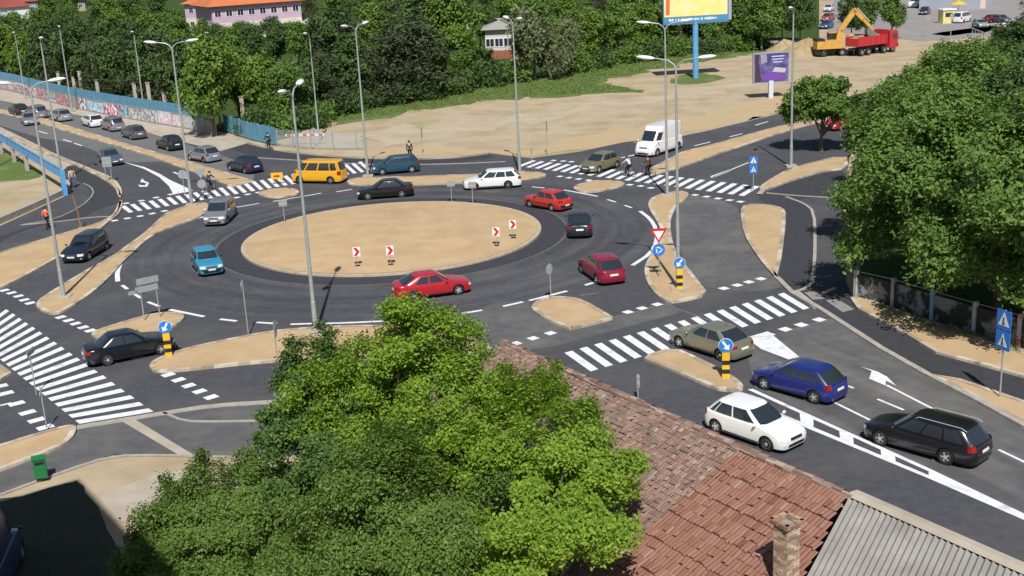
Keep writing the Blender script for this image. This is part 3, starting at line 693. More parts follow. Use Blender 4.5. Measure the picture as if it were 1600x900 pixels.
car_at('van', (.78, .79, .80), (1060, 218), (999, 237), 'tall white panel van coming down the north-east arm', cat='van', name='van')
car_at('sedan', (.45, .01, .02), (1338, 187), (1300, 194), 'red saloon half hidden behind the small roadside tree', name='car')
# far car park
car_at('van', (.75, .77, .80), (1445, 2), (1416, 11), 'white van parked by the car park wall', cat='van', name='van', extras=False)
car_at('hatch', (.02, .025, .05), (1453, 14), (1436, 21), 'dark hatchback parked beside the white van', name='parked_car', group='cars in the far car park', extras=False)
car_at('sedan', (.14, .01, .03), (1537, 31), (1566, 28), 'maroon saloon in the far car park', name='parked_car', group='cars in the far car park', extras=False)
car_at('sedan', (.10, .11, .13), (1552, 29), (1577, 31), 'dark grey saloon tucked behind the maroon one', name='parked_car', group='cars in the far car park', extras=False)
car_at('hatch', (.28, .32, .33), (1520, 35), (1543, 40), 'greenish-grey hatchback in front of the maroon saloon', name='parked_car', group='cars in the far car park', extras=False)
car_at('hatch', (.60, .65, .75), (1303, 10), (1287, 16), 'pale blue car glimpsed between the trees above the excavator', name='parked_car', group='cars in the far car park', extras=False)
car_at('hatch', (.35, .05, .05), (1303, 25), (1283, 30), 'red car glimpsed between the trees above the excavator', name='parked_car', group='cars in the far car park', extras=False)
car_at('hatch', (.02, .08, .18), (1302, 36), (1280, 42), 'dark blue car glimpsed between the trees above the excavator', name='parked_car', group='cars in the far car park', extras=False)
car_at('hatch', (.40, .10, .12), (1212, 12), (1228, 16), 'faded red car among the trees left of the dirt heap', name='parked_car', group='cars in the far car park', extras=False)
car_at('minibus', (.75, .75, .80), (1492, 32), (1515, 27), 'white minibus parked beside the yellow kiosk', cat='minibus', name='minibus', extras=False)
car_at('van', (.012, .035, .12), (-62, 960), (-10, 850), 'dark blue van parked in the deep building shadow', cat='van', name='parked_van')

# ------------------------------------------------------------------ street lamps
LH = 12.47
LC = [0]
def lamp(base, heads, label, tp=None, h=LH, group='street lamps round the junction', footing=True, rad=(.13, .055), col=GALV):
    p = G(*base); root = empty('street_lamp', (p.x, p.y, 0), 0, label, 'street lamp', group)
    b = MB(); b.tube([(0, 0, 0), (0, 0, 1.8), (0, 0, 1.82), (0, 0, h*.5), (0, 0, h)], [rad[0], rad[0]*.97, rad[0]*.85, (rad[0]+rad[1])/2*.9, rad[1]], 12)
    b.box((0, -rad[0]-.0, 4.4 if False else 1.1), (.12, .03, .35))
    b.build('pole', col, root, smooth=True)
    if footing:
        f = MB(); f.box((0, 0, .09), (.9, .9, .16)); f.build('footing', CONC, root)
    for qi, q in enumerate(heads):
        e = G(q[0], q[1], h+.45) - p
        if len(heads) == 2: e = (G(*heads[1], h+.45)-G(*heads[0], h+.45))*(.5 if qi else -.5)
        e.z = 0; L = min(max(e.length, 1.2), 2.0); d = e.normalized()
        a_ = MB(); a_.tube([(0, 0, h-.1), tuple(d*.12+Vector((0, 0, h+.15))), tuple(d*.45+Vector((0, 0, h+.38))), tuple(d*L*.8+Vector((0, 0, h+.5)))], [.05, .045, .04, .035], 8)
        arm = a_.build('lamp_arm', col, root, smooth=True)
        hd = MB(); an = math.atan2(d.y, d.x); hm = Matrix.Rotation(an, 3, 'Z') @ Matrix.Rotation(R_(-6), 3, 'Y')
        hd.ell(tuple(d*(L*.8+.38)+Vector((0, 0, h+.53))), (1.05, .38, .24), 14, 8, M=hm); hd.build('lamp_head', LAMPW, root, smooth=True)
    return root
lamp((494, 522), [(446, 139), (472.5, 125)], 'tall twin-headed lamp crossing the left part of the central island, nearest one')
lamp((100, 466), [(8, 133), (90, 128)], 'twin-headed lamp on the long curved island at far left')
lamp((300, 322), [(236, 74), (302, 71)], 'twin-headed lamp by the upper left zebra crossing')
lamp((575, 277), [(541, 49), (574, 43)], 'twin-headed lamp behind the black saloon on the upper island')
lamp((812.5, 272), [(797, 31), (815, 33)], 'twin-headed lamp beside the white estate car')
lamp((1042.5, 307), [(1007, 41), (1072, 38)], 'twin-headed lamp at the top end of the curved right island')
lamp((1060, 454), [(1015, 88), (1105, 87)], 'twin-headed lamp at the wide end of the curved right island')
lamp((1236, 261), [(1215, 27)], 'single-headed lamp next to the small roadside tree')
lamp((98, 285), [(100, 98)], 'single-headed lamp at the end of the blue railing', footing=False)
lamp((113, 175), [(93, 60)], 'single-headed lamp behind the left part of the graffiti wall', h=10.5, footing=False, group='old lamps behind the graffiti wall')
lamp((227, 185), [(198, 60)], 'single-headed lamp behind the middle of the graffiti wall', h=10, footing=False, group='old lamps behind the graffiti wall')
lamp((345, 200), [(303, 63)], 'single-headed lamp half hidden by the tree at the wall gap', h=10.2, footing=False, group='old lamps behind the graffiti wall')
lamp((40, 155), [(18, 56)], 'single-headed lamp in the trees at the far left edge', h=9, footing=False, group='old lamps behind the graffiti wall')
lamp((499, 222), [(476, 54)], 'slim greenish single-headed lamp by the pale mesh fence', h=10.6, footing=False, group=None, rad=(.09, .05))
lamp((-12, 265), [(8, 95)], 'single-headed lamp whose head peeks in at the left edge', footing=False)

# ------------------------------------------------------------------ signs
def post(root, h, r=.03, m=GALV, x=0, y=0):
    b = MB(); b.tube([(x, y, 0), (x, y, h)], r, 8); return b.build('post', m, root, smooth=True)
def disc(root, z, r, m, y=-.05, n=24, t=.02, name='sign_plate'):
    b = MB(); b.lathe([(r, 0), (r, t)], n, Matrix.Translation((0, y, z)) @ Matrix.Rotation(math.pi/2, 4, 'X')); return b.build(name, m, root)
def flat(root, pts, y, m, name, t=.006):     # polygon in local xz, facing -y
    n_ = len(pts); vs = [(p[0], y, p[1]) for p in pts]+[(p[0], y-t, p[1]) for p in pts]
    area_ = sum(pts[i][0]*pts[(i+1) % n_][1]-pts[(i+1) % n_][0]*pts[i][1] for i in range(n_))
    idx = tessellate_polygon([[Vector((p[0], p[1], 0)) for p in pts]])
    fs = [tuple(i+n_ for i in t_) for t_ in idx]+[tuple(t_[::-1]) for t_ in idx]+[(i, (i+1) % n_, n_+(i+1) % n_, n_+i) for i in range(n_)]
    b = MB(); b.add(vs, fs); o_ = b.build(name, m, root)
    bm = bmesh.new(); bm.from_mesh(o_.data); bmesh.ops.recalc_face_normals(bm, faces=bm.faces); bm.to_mesh(o_.data); bm.free()
    return o_
def face(p, extra=0):   # turn a local -y face towards the oncoming traffic near the camera side
    return math.atan2(p.x, p.y)*-1*0.6+extra
def rot2(pts, a, cx=0, cz=0): return [(cx+(x*math.cos(a)-z*math.sin(a)), cz+(x*math.sin(a)+z*math.cos(a))) for x, z in pts]
ARR = [(-.05, -.26), (.05, -.26), (.05, .04), (.17, .04), (0, .26), (-.17, .04), (-.05, .04)]
def keep_sign(base, label, ang):
    p = G(*base, .12); r = empty('keep_right_sign', (p.x, p.y, .12), face(p), label, 'traffic sign', 'keep-side signs on striped boxes')
    b = MB(); b.box((0, 0, .6), (.34, .18, 1.2)); col = b.build('striped_box', YEL, r)
    for z in (.32, .74): 
        q = MB(); q.box((0, 0, z), (.346, .186, .21)); q.build('black_band', DARK, col)
    disc(r, 1.54, .335, WHITE, .0); d = disc(r, 1.54, .315, BLUE, -.022, name='blue_disc'); flat(d, rot2([(x*1.0, z*1.0) for x, z in ARR], ang, 0, 1.54), -.045, WHITE, 'arrow')
    return r
keep_sign((264, 556), 'round blue arrow sign on a black and yellow box beside the black saloon', R_(150))
keep_sign((1062, 452), 'round blue arrow sign on a striped box at the foot of the right lamp', R_(145))
keep_sign((1134, 590), 'round blue arrow sign on a black and yellow box in front of the khaki saloon', R_(215))
# yield + roundabout
p = G(1030, 432, .12); r = empty('yield_sign', (p.x, p.y, .12), face(p), 'red and white yield triangle above a blue roundabout disc', 'traffic sign')
post(r, 2.75, .035); tri = [(-.5, .45), (.5, .45), (0, -.42)]
t = flat(r, [(x, z+2.45) for x, z in tri], -.04, RED, 'triangle_plate', .02); flat(t, [(x*.62, z*.62+2.47) for x, z in tri], -.062, WHITE, 'triangle_face')
d = disc(r, 1.62, .36, BLUE, -.04, name='roundabout_disc')
for k in range(3): flat(d, rot2([(-.2, .12), (-.05, .2), (.12, .12), (.12, .05), (-.05, .13)], k*2.094, 0, 1.62), -.062, WHITE, 'arrow')
def chevron(base, label):
    p = G(*base, .2); r = empty('chevron_sign', (p.x, p.y, .2), face(p), label, 'traffic sign', 'red and white chevron signs on the central island')
    post(r, 1.0, .02); pl = MB(); pl.box((0, -.04, .95), (.46, .02, .60)); plo = pl.build('sign_plate', WHITE, r)
    flat(plo, [(-.19, 1.21), (0, 1.21), (.2, .95), (0, .69), (-.19, .69), (0, .95)], -.054, RED, 'chevron')
    ft = MB(); ft.box((0, 0, .03), (.32, .2, .08)); ft.build('foot', DARK, r)
chevron((559, 416), 'chevron sign farthest left on the central island'); chevron((611, 414), 'chevron sign second from the left, above the red fastback')
chevron((776, 384), 'chevron sign second from the right on the central island'); chevron((802, 372), 'chevron sign nearest the right rim of the central island')
def backsign(base, h, label, shape='round', wd=.5, turn=0.0, name='traffic_sign', rings=2, grp=None, posts=1, gh=.7, z0=.12):
    p = G(*base, z0); r = empty(name, (p.x, p.y, z0), face(p)+turn, label, 'traffic sign', grp)
    if posts == 1: post(r, h, .03)
    else:
        for sx in (-1, 1): post(r, h, .035, x=sx*wd*.3)
    if shape == 'round': disc(r, h-.35, wd/2, GREYB, .05, name='sign_back')
    elif shape == 'rect':
        b = MB(); b.box((0, -.05, h-gh/2), (wd, .02, gh)); b.build('sign_back', GREYB, r)
        for sz in (-.25, .25):
            q = MB(); q.box((0, -.075, h-gh/2+sz*gh), (wd*.96, .02, .05)); q.build('brace', GALV, r)
    elif shape == 'yieldback':
        flat(r, [(-.5, h), (.5, h), (0, h-.85)], -.04, GREYB, 'triangle_back', .02); disc(r, h-1.28, .36, GREYB, -.05, name='round_back')
    elif shape == 'white':
        b = MB(); b.box((0, -.05, h-gh/2), (wd, .03, gh)); b.build('sign_plate', WHITE, r)
        for sx in (-.12, .1): flat(r, [(sx-.03, h-gh*.85), (sx+.03, h-gh*.85), (sx+.03, h-gh*.2), (sx-.03, h-gh*.2)], -.067, DARK, 'stripe')
    return r
backsign((445, 348), 1.75, 'small pale sign back at the upper left rim of the central island', 'rect', .6, gh=.5, grp='pale sign backs on the island rim')
backsign((706, 315), 1.7, 'small pale sign back below the white estate, left of a pair', 'rect', .6, gh=.5, grp='pale sign backs on the island rim')
backsign((739, 318), 1.7, 'small pale sign back below the white estate, right of a pair', 'rect', .6, gh=.5, grp='pale sign backs on the island rim')
backsign((861, 468), 2.1, 'grey sign seen from behind on the small triangular island', 'round', .6, turn=.9)
backsign((388, 522), 3.0, 'thin sign post seen edge-on at the top of the lower island', 'round', .6, turn=1.5)
backsign((435, 575), 2.4, 'thin sign post seen edge-on below the lower island', 'rect', .6, turn=1.45, gh=.8, z0=0)
backsign((57, 617), 2.3, 'sign post seen edge-on standing over the left zebra crossing', 'rect', .8, turn=1.3, gh=.3, z0=0)
backsign((318, 310), 2.5, 'grey backs of a yield triangle and disc right of the left lamp', 'yieldback')
backsign((289, 305), 2.1, 'round grey sign back just left of the left lamp pole', 'round', .75)
backsign((171, 283), 2.2, 'pale board on two posts at the bend of the left verge', 'rect', .8, posts=2, gh=.9, name='information_board')
backsign((73, 668), 1.9, 'slim post with its shadow on the lower left sandy verge', 'round', .3, turn=1.5)
backsign((997, 625), 1.2, 'low white marker post on the near approach road', 'rect', .14, gh=.6, z0=0, turn=.4, name='marker_post')
backsign((660, 238), 2.4, 'dark slim sign post on the pale dirt lot above the teal car', 'rect', .25, gh=1.0, turn=1.0, name='sign_post')
backsign((855, 240), 3.0, 'dark slim sign post on the pale dirt right of a lamp', 'rect', .2, gh=.9, turn=1.2, name='sign_post')
backsign((831, 266), 1.9, 'thin grey post on the small upper island', 'rect', .15, gh=.4, turn=1.2, name='sign_post')
backsign((492, 228), 1.9, 'small round sign in front of the pale mesh fence', 'round', .5, name='traffic_sign')
# direction sign backs on two posts
p = G(238, 498, .12); r = empty('direction_sign', (p.x, p.y, .12), face(p)+.45, 'pale back of a direction sign on two posts above the black saloon', 'road sign')
for sx in (-.45, .45): post(r, 2.4, .035, x=sx)
b = MB(); b.box((0, -.05, 2.25), (1.25, .03, .36)); b.build('sign_back', GREYB, r)
b = MB(); b.box((-.1, -.05, 1.8), (1.3, .03, .34)); b.build('sign_back', GREYB, r)
b = MB(); b.box((-.9, -.05, 1.72), (.5, .03, .2)); b.build('arrow_tip', GREYB, r)
def ped_sign(base, h, label, s=.8, turn=0):
    p = G(*base); r = empty('crossing_sign', (p.x, p.y, 0), face(p)+turn, label, 'traffic sign', 'blue pedestrian crossing signs')
    post(r, h, .035)
    for z, fg in ((h-s/2, 0), (h-s*1.5-.03, 1)):
        b = MB(); b.box((0, -.05, z), (s*.92, .025, s*.98)); pl = b.build('blue_plate', BLUE, r)
        if fg == 0: flat(pl, [(-s*.36, z-s*.30), (s*.36, z-s*.30), (0, z+s*.40)], -.065, WHITE, 'triangle')
        else: flat(pl, [(-s*.30, z-s*.30), (s*.30, z-s*.30), (s*.12, z+s*.05), (0, z+s*.36), (-s*.12, z+s*.05)], -.065, WHITE, 'triangle')
        q = MB(); q.ell((0, -.078, z+s*.10), (s*.09, .012, s*.09)); q.tube([(0, -.078, z+s*.05), (0, -.078, z-s*.08)], .022*s/.8, 6); q.tube([(0, -.078, z-s*.08), (-.06*s, -.078, z-s*.24)], .016, 6); q.tube([(0, -.078, z-s*.08), (.07*s, -.078, z-s*.24)], .016, 6); q.build('walking_figure', DARK, pl)
ped_sign((1177, 300), 2.75, 'pair of blue crossing signs at the right end of the upper zebra', .64)
ped_sign((1562, 624), 3.95, 'pair of blue crossing signs on a tall post by the right fence', .85, turn=-.95)
# small yellow box sign, bin, poles
p = G(434, 288); r = empty('road_works_sign', (p.x, p.y, 0), face(p), 'small yellow sign low on the zebra left of the yellow minibus', 'traffic sign')
for sx in (-.3, .3): post(r, .9, .025, x=sx)
b = MB(); b.box((0, -.04, .75), (1.0, .03, .55)); pl = b.build('sign_plate', YEL, r); flat(pl, [(-.3, .65), (.05, .65), (.05, .58), (.3, .72), (.05, .86), (.05, .8), (-.3, .8)], -.06, RED, 'arrow')
p = G(66, 751); r = empty('litter_bin', (p.x, p.y, 0), R_(20), 'green litter bin at the edge of the lower left path', 'bin')
b = MB(); b.prism([(-.24, -.2), (.24, -.2), (.24, .2), (-.24, .2)], .18, .95); b.build('bin_body', GREEN, r)
b = MB(); b.box((0, 0, .99), (.54, .46, .06)); b.build('lid', GREEN, r)
b = MB(); b.box((0, -.205, .82), (.34, .02, .10)); b.build('slot', DARK, r)
b = MB(); b.tube([(.0, .24, 0), (.0, .24, .98)], .03, 8); b.build('post', GALV, r)
p = G(127, 358); r = empty('rusty_pole', (p.x, p.y, 0), 0, 'leaning rusty brown pole on the left sandy verge', 'pole')
b = MB(); b.tube([(0, 0, 0), (-.05, 0, 1.2), (-.25, 0, 2.6)], [.06, .055, .05], 8); b.build('shaft', RUST, r); b = MB(); b.box((0, 0, .06), (.35, .35, .12)); b.build('footing', CONC, r)
b = MB()
for (u0, v0), (u1, v1) in (((470, 222), (560, 227)),):
    pass
p = G(478, 226); r = empty('road_barrier', (p.x, p.y, 0), R_(-12), 'faded red and white barrier behind the pale mesh fence', 'barrier')
for sx in (-1.6, 1.6): post(r, 1.1, .04, x=sx)
b = MB(); b.box((0, -.05, 1.0), (4.2, .04, .25)); bb = b.build('board', WHITE, r)
for k in range(5): q = MB(); q.box((-1.7+k*.85, -.076, 1.0), (.42, .012, .24)); q.build('red_band', RED, bb)

# ------------------------------------------------------------------ graffiti wall, fences, railing
def seg_wall(root, pts, z0, z1, t, m, name):
    P_ = [G(*p) for p in pts]; b = MB()
    for a_, c in zip(P_[:-1], P_[1:]):
        d = c-a_; mid = (a_+c)/2; b.box((mid.x, mid.y, (z0+z1)/2), (d.length+t*.0, t, z1-z0), math.atan2(d.y, d.x))
    return b.build(name, m, root), P_
GW = empty('graffiti_wall', (0, 0, 0), 0, 'long concrete wall covered in graffiti with a blue steel fence on top', 'wall')
wallm = mat('wall_render', (.36, .31, .29), .9, (.26, .22, .21), .8)
o, WP = seg_wall(GW, [(-120, 118), (20, 143), (110, 168), (190, 184), (290, 201), (338, 213)], 0, 1.65, .25, wallm, 'wall_panels')
seg_wall(GW, [(-120, 118), (20, 143), (110, 168), (190, 184), (290, 201), (338, 213)], 1.65, 2.75, .08, BLUEF, 'blue_sheet')
def along(P_, s):
    for a_, c in zip(P_[:-1], P_[1:]):
        L = (c-a_).length
        if s <= L: return a_.lerp(c, s/L), (c-a_).normalized()
        s -= L
    return P_[-1], (P_[-1]-P_[-2]).normalized()
TOT = sum((c-a_).length for a_, c in zip(WP[:-1], WP[1:]))
b = MB(); s = 0
while s < TOT:
    q, d = along(WP, s); b.box((q.x, q.y, 2.2), (.10, .14, 1.16), math.atan2(d.y, d.x)); s += 2.5
b.build('fence_posts', BLUEF, GW)['kind'] = 'stuff'
GC = [((.55, .50, .52), (.28, .16, .24)), ((.50, .30, .34), (.62, .58, .60)), ((.58, .38, .40), (.32, .12, .16)), ((.10, .25, .22), (.65, .6, .6)), ((.45, .12, .18), (.55, .35, .35)), ((.72, .72, .75), (.15, .10, .18)), ((.15, .40, .60), (.65, .72, .75)), ((.50, .05, .15), (.80, .78, .78)), ((.40, .55, .60), (.12, .2, .25)), ((.62, .62, .60), (.25, .25, .3)), ((.6, .45, .55), (.75, .72, .7)), ((.45, .5, .5), (.62, .6, .56))]
gm = [mat('graffiti_paint', a_, .8, c, 2.2, detail=3, lo=.46, hi=.54) for a_, c in GC]
s = TOT*.42; k = 0
cell = []
def s_at_u(u):   # find s where the wall's foot meets image column u
    lo, hi = 0, TOT
    for _ in range(40):
        m_ = (lo+hi)/2; q, d = along(WP, m_); v = q-Vector((0, 0, H)); uu = 800+F*v.dot(RT)/v.dot(fwd)
        if uu < u: lo = m_
        else: hi = m_
    return lo
us = [4, 14, 24, 38, 50, 62, 75, 91, 108, 139, 166, 190, 205, 229, 250, 272, 290, 312]
for i in range(len(us)-1):
    s0, s1 = s_at_u(us[i]), s_at_u(us[i+1]-1.5); q0, d = along(WP, s0); q1, d1 = along(WP, s1)
    n_ = Vector((d.y, -d.x, 0)); mid = (q0+q1)/2+n_*.13
    b = MB(); b.box((mid.x, mid.y, .82+.04*(i % 3)), ((q1-q0).length, .02, 1.25+.1*(i % 3)), math.atan2((q1-q0).y, (q1-q0).x))
    b.build('graffiti_panel', gm[[0, 1, 0, 2, 1, 2, 3, 4, 5, 6, 7, 8, 9, 9, 10, 10, 11][i]], GW)
def fence(pts, h, label, m, mp, name='fence', step=2.5, rails=True, z=0, cat='fence'):
    r = empty(name, (0, 0, 0), 0, label, cat); o_, P_ = seg_wall(r, pts, z+.1, z+h, .03, m, 'panel')
    T_ = sum((c-a_).length for a_, c in zip(P_[:-1], P_[1:])); s_ = 0
    while s_ <= T_+.01:
        q, d = along(P_, s_); b = MB(); b.box((q.x, q.y, (h+.1)/2), (.1, .12, h+.1), math.atan2(d.y, d.x)); b.build('post', mp, r); s_ += step
    return r
fence([(352, 206), (392, 219), (432, 228)], 1.9, 'blue sheet fence running down from the trees to the path', BLUEF, BLUEF)
MESHF = bpy.data.materials.new('pale_mesh'); MESHF.use_nodes = True
nt = MESHF.node_tree; N = nt.nodes; tr = N.new('ShaderNodeBsdfTransparent'); ms = N.new('ShaderNodeMixShader'); ms.inputs[0].default_value = .22
N['Principled BSDF'].inputs['Base Color'].default_value = (.42, .50, .55, 1); nt.links.new(tr.outputs[0], ms.inputs[1]); nt.links.new(N['Principled BSDF'].outputs[0], ms.inputs[2]); nt.links.new(ms.outputs[0], N['Material Output'].inputs[0])
fence([(434, 228), (480, 233), (520, 234), (566, 234)], 1.7, 'pale see-through mesh fence at the edge of the dirt lot', MESHF, GALV)
# retaining wall on the left
P_ = chaikin([G(-60, 375), G(0, 350), G(50, 328), G(100, 305), G(112, 297), G(108, 288)], False, 2)
b = MB(); rows = []
for i, q in enumerate(P_):
    t = (P_[min(i+1, len(P_)-1)]-P_[max(i-1, 0)]).normalized(); n_ = Vector((t.y, -t.x, 0))
    a_, c = q+n_*.0, q-n_*.45; rows.append([(a_.x, a_.y, 0), (a_.x, a_.y, .45), (c.x, c.y, .45), (c.x, c.y, 0)])
b.grid(rows); tag(b.build('retaining_wall', KERB), 'low curved concrete retaining wall round the left embankment', 'wall')
sheet('embankment', [(-100, 222), (0, 236), (60, 262), (95, 284), (106, 293), (97, 303), (50, 325), (0, 346), (-100, 385)], .002, DIRT)
r = empty('blue_railing', (0, 0, 0), 0, 'bright blue steel railing on pale pillars at the left edge', 'railing')
A_, B_ = G(-60, 178, 1.9), G(97, 271, 1.9)
d = (B_-A_); an = math.atan2(d.y, d.x); mid = (A_+B_)/2
for z, hh, tt in ((2.25, .10, .14), (1.9, .5, .05), (1.5, .10, .14)):
    b = MB(); b.box((mid.x, mid.y, z), (d.length, tt, hh), an); b.build('rail', BLUER, r)
for k in range(26):
    q = A_.lerp(B_, k/25); b = MB(); b.box((q.x, q.y, 1.9), (.07, .10, .7), an); b.build('baluster', BLUER, r)
for f in (.0, .25, .45, .58, .70):
    q = A_.lerp(B_, f); b = MB(); b.box((q.x, q.y, .72), (.35, .35, 1.44), an); b.build('pillar', KERB, r)
q = B_; b = MB(); b.box((q.x, q.y, 1.1), (.45, .35, 2.2), an); b.build('end_post', BLUER, r)
# right hand concrete fence
mottle = mat('fence_concrete', (.26, .26, .26), .9, (.035, .04, .035), 1.1, detail=7, lo=.44, hi=.50)  # grey concrete with near-black noise blotches
r = empty('concrete_fence', (0, 0, 0), 0, 'low mottled concrete panel fence with pale posts below the big trees', 'fence')
FP = [(1337, 466), (1395, 480), (1456, 500), (1522, 520), (1592, 541), (1670, 566), (1760, 596)]
P_ = [G(*p) for p in FP]
for i, (a_, c) in enumerate(zip(P_[:-1], P_[1:])):
    d = c-a_; an = math.atan2(d.y, d.x); mid = (a_+c)/2
    b = MB(); b.box((mid.x, mid.y, .70), (d.length-.2, .07, 1.3), an); b.build('panel', mottle, r)
    b = MB(); b.tube([tuple(a_+Vector((0, 0, 1.52))), tuple(c+Vector((0, 0, 1.52)))], .02, 6); b.build('top_rail', GALV, r)
pm_ = [WHITE, mat('post_paint', (.5, .5, .48), .8, (.3, .3, .3), 3), mat('post_paint', (.45, .52, .54), .8, (.15, .35, .42), 2), mat('post_paint', (.50, .55, .62), .8, (.35, .42, .52), 2), mat('post_paint', (.55, .5, .5), .8, (.45, .12, .12), 2, lo=.5, hi=.55), CONC2, CONC2]
for q, m_ in zip(P_, [pm_[1], pm_[1], pm_[2], pm_[3], pm_[4], CONC2, CONC2]):
    b = MB(); b.box((q.x, q.y, .8), (.2, .2, 1.6), .5); b.build('post', m_, r)
p = G(1338, 440); r = empty('utility_pole', (p.x, p.y, 0), 0, 'leaning grey wooden pole at the corner of the big trees', 'pole'); b = MB(); b.tube([(0, 0, 0), (.6, .5, 3.5)], [.12, .1], 8); b.build('shaft', CONC2, r); b = MB(); b.box((0, 0, .05), (.4, .4, .3)); b.build('footing', CONC2, r)

# ------------------------------------------------------------------ billboards
p = G(1087, 122); r = empty('billboard', (p.x, p.y, 0), R_(4), 'big yellow advertising board with a blue foot band on a blue mast', 'billboard')
b = MB(); b.tube([(0, 0, 0), (0, 0, 7.4)], .38, 16); b.build('mast', BLUER, r, smooth=True)
b = MB(); b.box((0, 0, 9.5), (8.6, .7, 4.9)); b.build('housing', mat('billboard_back', (.10, .18, .30), .5), r)
BY = mat('ad_yellow', (.75, .68, .16), .5, (.82, .72, .45), .8)
b = MB(); b.box((0, -.36, 9.95), (8.3, .03, 3.8)); ad = b.build('poster', BY, r)
b = MB(); b.box((0, -.362, 7.62), (8.4, .03, .72)); bb = b.build('foot_band', mat('ad_blue', (.06, .25, .45), .5), r)
q = MB(); x = -3.5; random.seed(3)
while x < 3.0:
    w_ = random.uniform(.08, .22); q.box((x, -.382, 7.66), (w_, .012, random.uniform(.18, .34))); x += w_+random.choice((.06, .06, .06, .25))
q.build('small_lettering', WHITE, bb)
q = MB(); x = -3.1
while x < 3.0:
    w_ = random.uniform(.25, .45); q.box((x, -.382, 10.75+random.uniform(-.05, .05)), (w_, .012, random.uniform(.5, .75))); x += w_+.16
q.build('large_lettering', mat('ad_text_blue', (.08, .10, .30), .5), ad)
flat(ad, [(-3.95, 8.3), (-3.45, 8.3), (-3.4, 10.6), (-3.9, 10.6)], -.378, mat('ad_red', (.62, .15, .06), .5), 'red_shape')
q = MB(); q.box((4.5, .25, 9.6), (.5, .7, 4.6), R_(0)); q.build('side_panel', mat('ad_side', (.35, .36, .45), .5), r)
p = G(1204, 153); r = empty('billboard', (p.x, p.y, 0), R_(6), 'smaller purple poster board on a pale stub mast', 'billboard')
b = MB(); b.box((0, 0, 1.0), (.5, .4, 2.0)); b.build('mast', mat('mast_pale', (.55, .62, .66), .6), r)
b = MB(); b.box((0, 0, 3.45), (4.2, .35, 3.4)); b.build('housing', mat('bb_grey', (.35, .35, .4), .5), r)
b = MB(); b.box((0, -.18, 3.45), (4.0, .02, 3.2)); ad = b.build('poster', mat('ad_violet', (.06, .05, .20), .5, (.15, .15, .32), .9, detail=4, lo=.42, hi=.6), r)
flat(ad, [(-1.9, 1.9), (-1.2, 1.9), (-1.3, 3.0), (-1.5, 4.2), (-1.4, 5.0), (-1.9, 5.0)], -.195, mat('ad_dark', (.06, .03, .05), .6), 'dark_figure')
flat(ad, [(-1.2, 3.9), (-.5, 4.1), (-.6, 5.0), (-1.3, 5.0)], -.195, mat('ad_pale', (.32, .28, .36), .6), 'pale_shape')
flat(ad, [(-.9, 2.0), (1.7, 2.0), (1.7, 2.5), (.9, 2.9), (-.2, 3.0), (-.9, 2.7)], -.195, mat('ad_violet2', (.16, .06, .36), .6), 'violet_shape')
flat(ad, [(.1, 3.0), (1.6, 2.8), (1.7, 3.3), (.4, 3.5)], -.198, mat('ad_beige', (.5, .45, .5), .6), 'beige_shape')
q = MB()
for j in range(3): q.box((.75, -.198, 4.7-.32*j), (1.5-.2*j, .012, .12))
q.build('small_lettering', mat('ad_text', (.55, .58, .75), .5), ad)

# ------------------------------------------------------------------ the tiled house below the camera
HR = 5.5
R0, R1 = G(800, 540, HR), G(1326, 773, HR)
ex = (R1-R0).normalized(); dn = Vector((-ex.y*-1, 0, 0)) if False else Vector((ex.y, -ex.x, 0))
if dn.dot(Vector((-1, -1, 0))) < 0: dn = -dn
SL = R_(23); fx = (dn*math.cos(SL) + Vector((0, 0, -1))*math.sin(SL)).normalized(); nx = ex.cross(fx); nx = nx if nx.z > 0 else -nx
def rc(u, v):
    q = RAYP(u, v, R0, nx)-R0; return q.dot(ex), q.dot(fx)
LR = (R1-R0).length; seam_e = rc(1150, 705)[0]; seam2 = rc(940, 890)
house = empty('tiled_house', (0, 0, 0), 0, 'low house in the foreground with an old brown clay-tile roof', 'house')
ROOF_D = 6.3
tone_v = []
def tiles(e0f, e1f, d0, d1, te, td, thick, seed, big=0, wave=.02):
    rr = random.Random(seed); vs = []; fs = []; tn = []
    nrow = int((d1-d0)/td)+1
    for j in range(nrow):
        dd = d0+j*td; e0, e1 = e0f(dd), e1f(dd); ne = max(1, int((e1-e0)/te)); rowlift = thick*(1.0) + (big if big and j % 3 == 2 else 0)
        off = 0 if big else rr.uniform(0, te)*.3; wob = rr.uniform(-.01, .01)
        for i in range(ne+1):
            a_ = e0+i*te+off*(j % 2)-te*.3; 
            if a_ > e1-.02: continue
            a1 = min(a_+te*.97, e1); jit = rr.gauss(0, .006); dj = rr.gauss(0, .008); rot = rr.gauss(0, .01)
            k = 4; top = []; bot = []
            sag = .03*math.sin(a_*.9+dd*.4)
            for q in range(k+1):
                e = a_+(a1-a_)*q/k; hump = wave*math.sin(math.pi*q/k)
                top.append(R0+ex*(e)+fx*(dd)+nx*(.01+hump*.6+sag)); bot.append(R0+ex*(e)+fx*(dd+td*1.02+dj+rot*q)+nx*(rowlift+hump+jit+sag))
            lip = [p-nx*(rowlift+.01) for p in bot]
            n0 = len(vs); vs += top+bot+lip; t_ = min(1, max(0, rr.gauss(.5, .15)))
            for q in range(k):
                fs.append((n0+q, n0+k+1+q, n0+k+2+q, n0+q+1)); tn.append(t_)
                fs.append((n0+k+1+q, n0+2*k+2+q, n0+2*k+3+q, n0+k+2+q)); tn.append(t_*.6)
    return vs, fs, tn
def tone_mesh(name, vs, fs, tn, m, parent):
    b = MB(); b.v = [tuple(v) for v in vs]; b.f = fs; o_ = b.build(name, m, parent)
    at = o_.data.attributes.new('tone', 'FLOAT', 'FACE'); at.data.foreach_set('value', tn); return o_
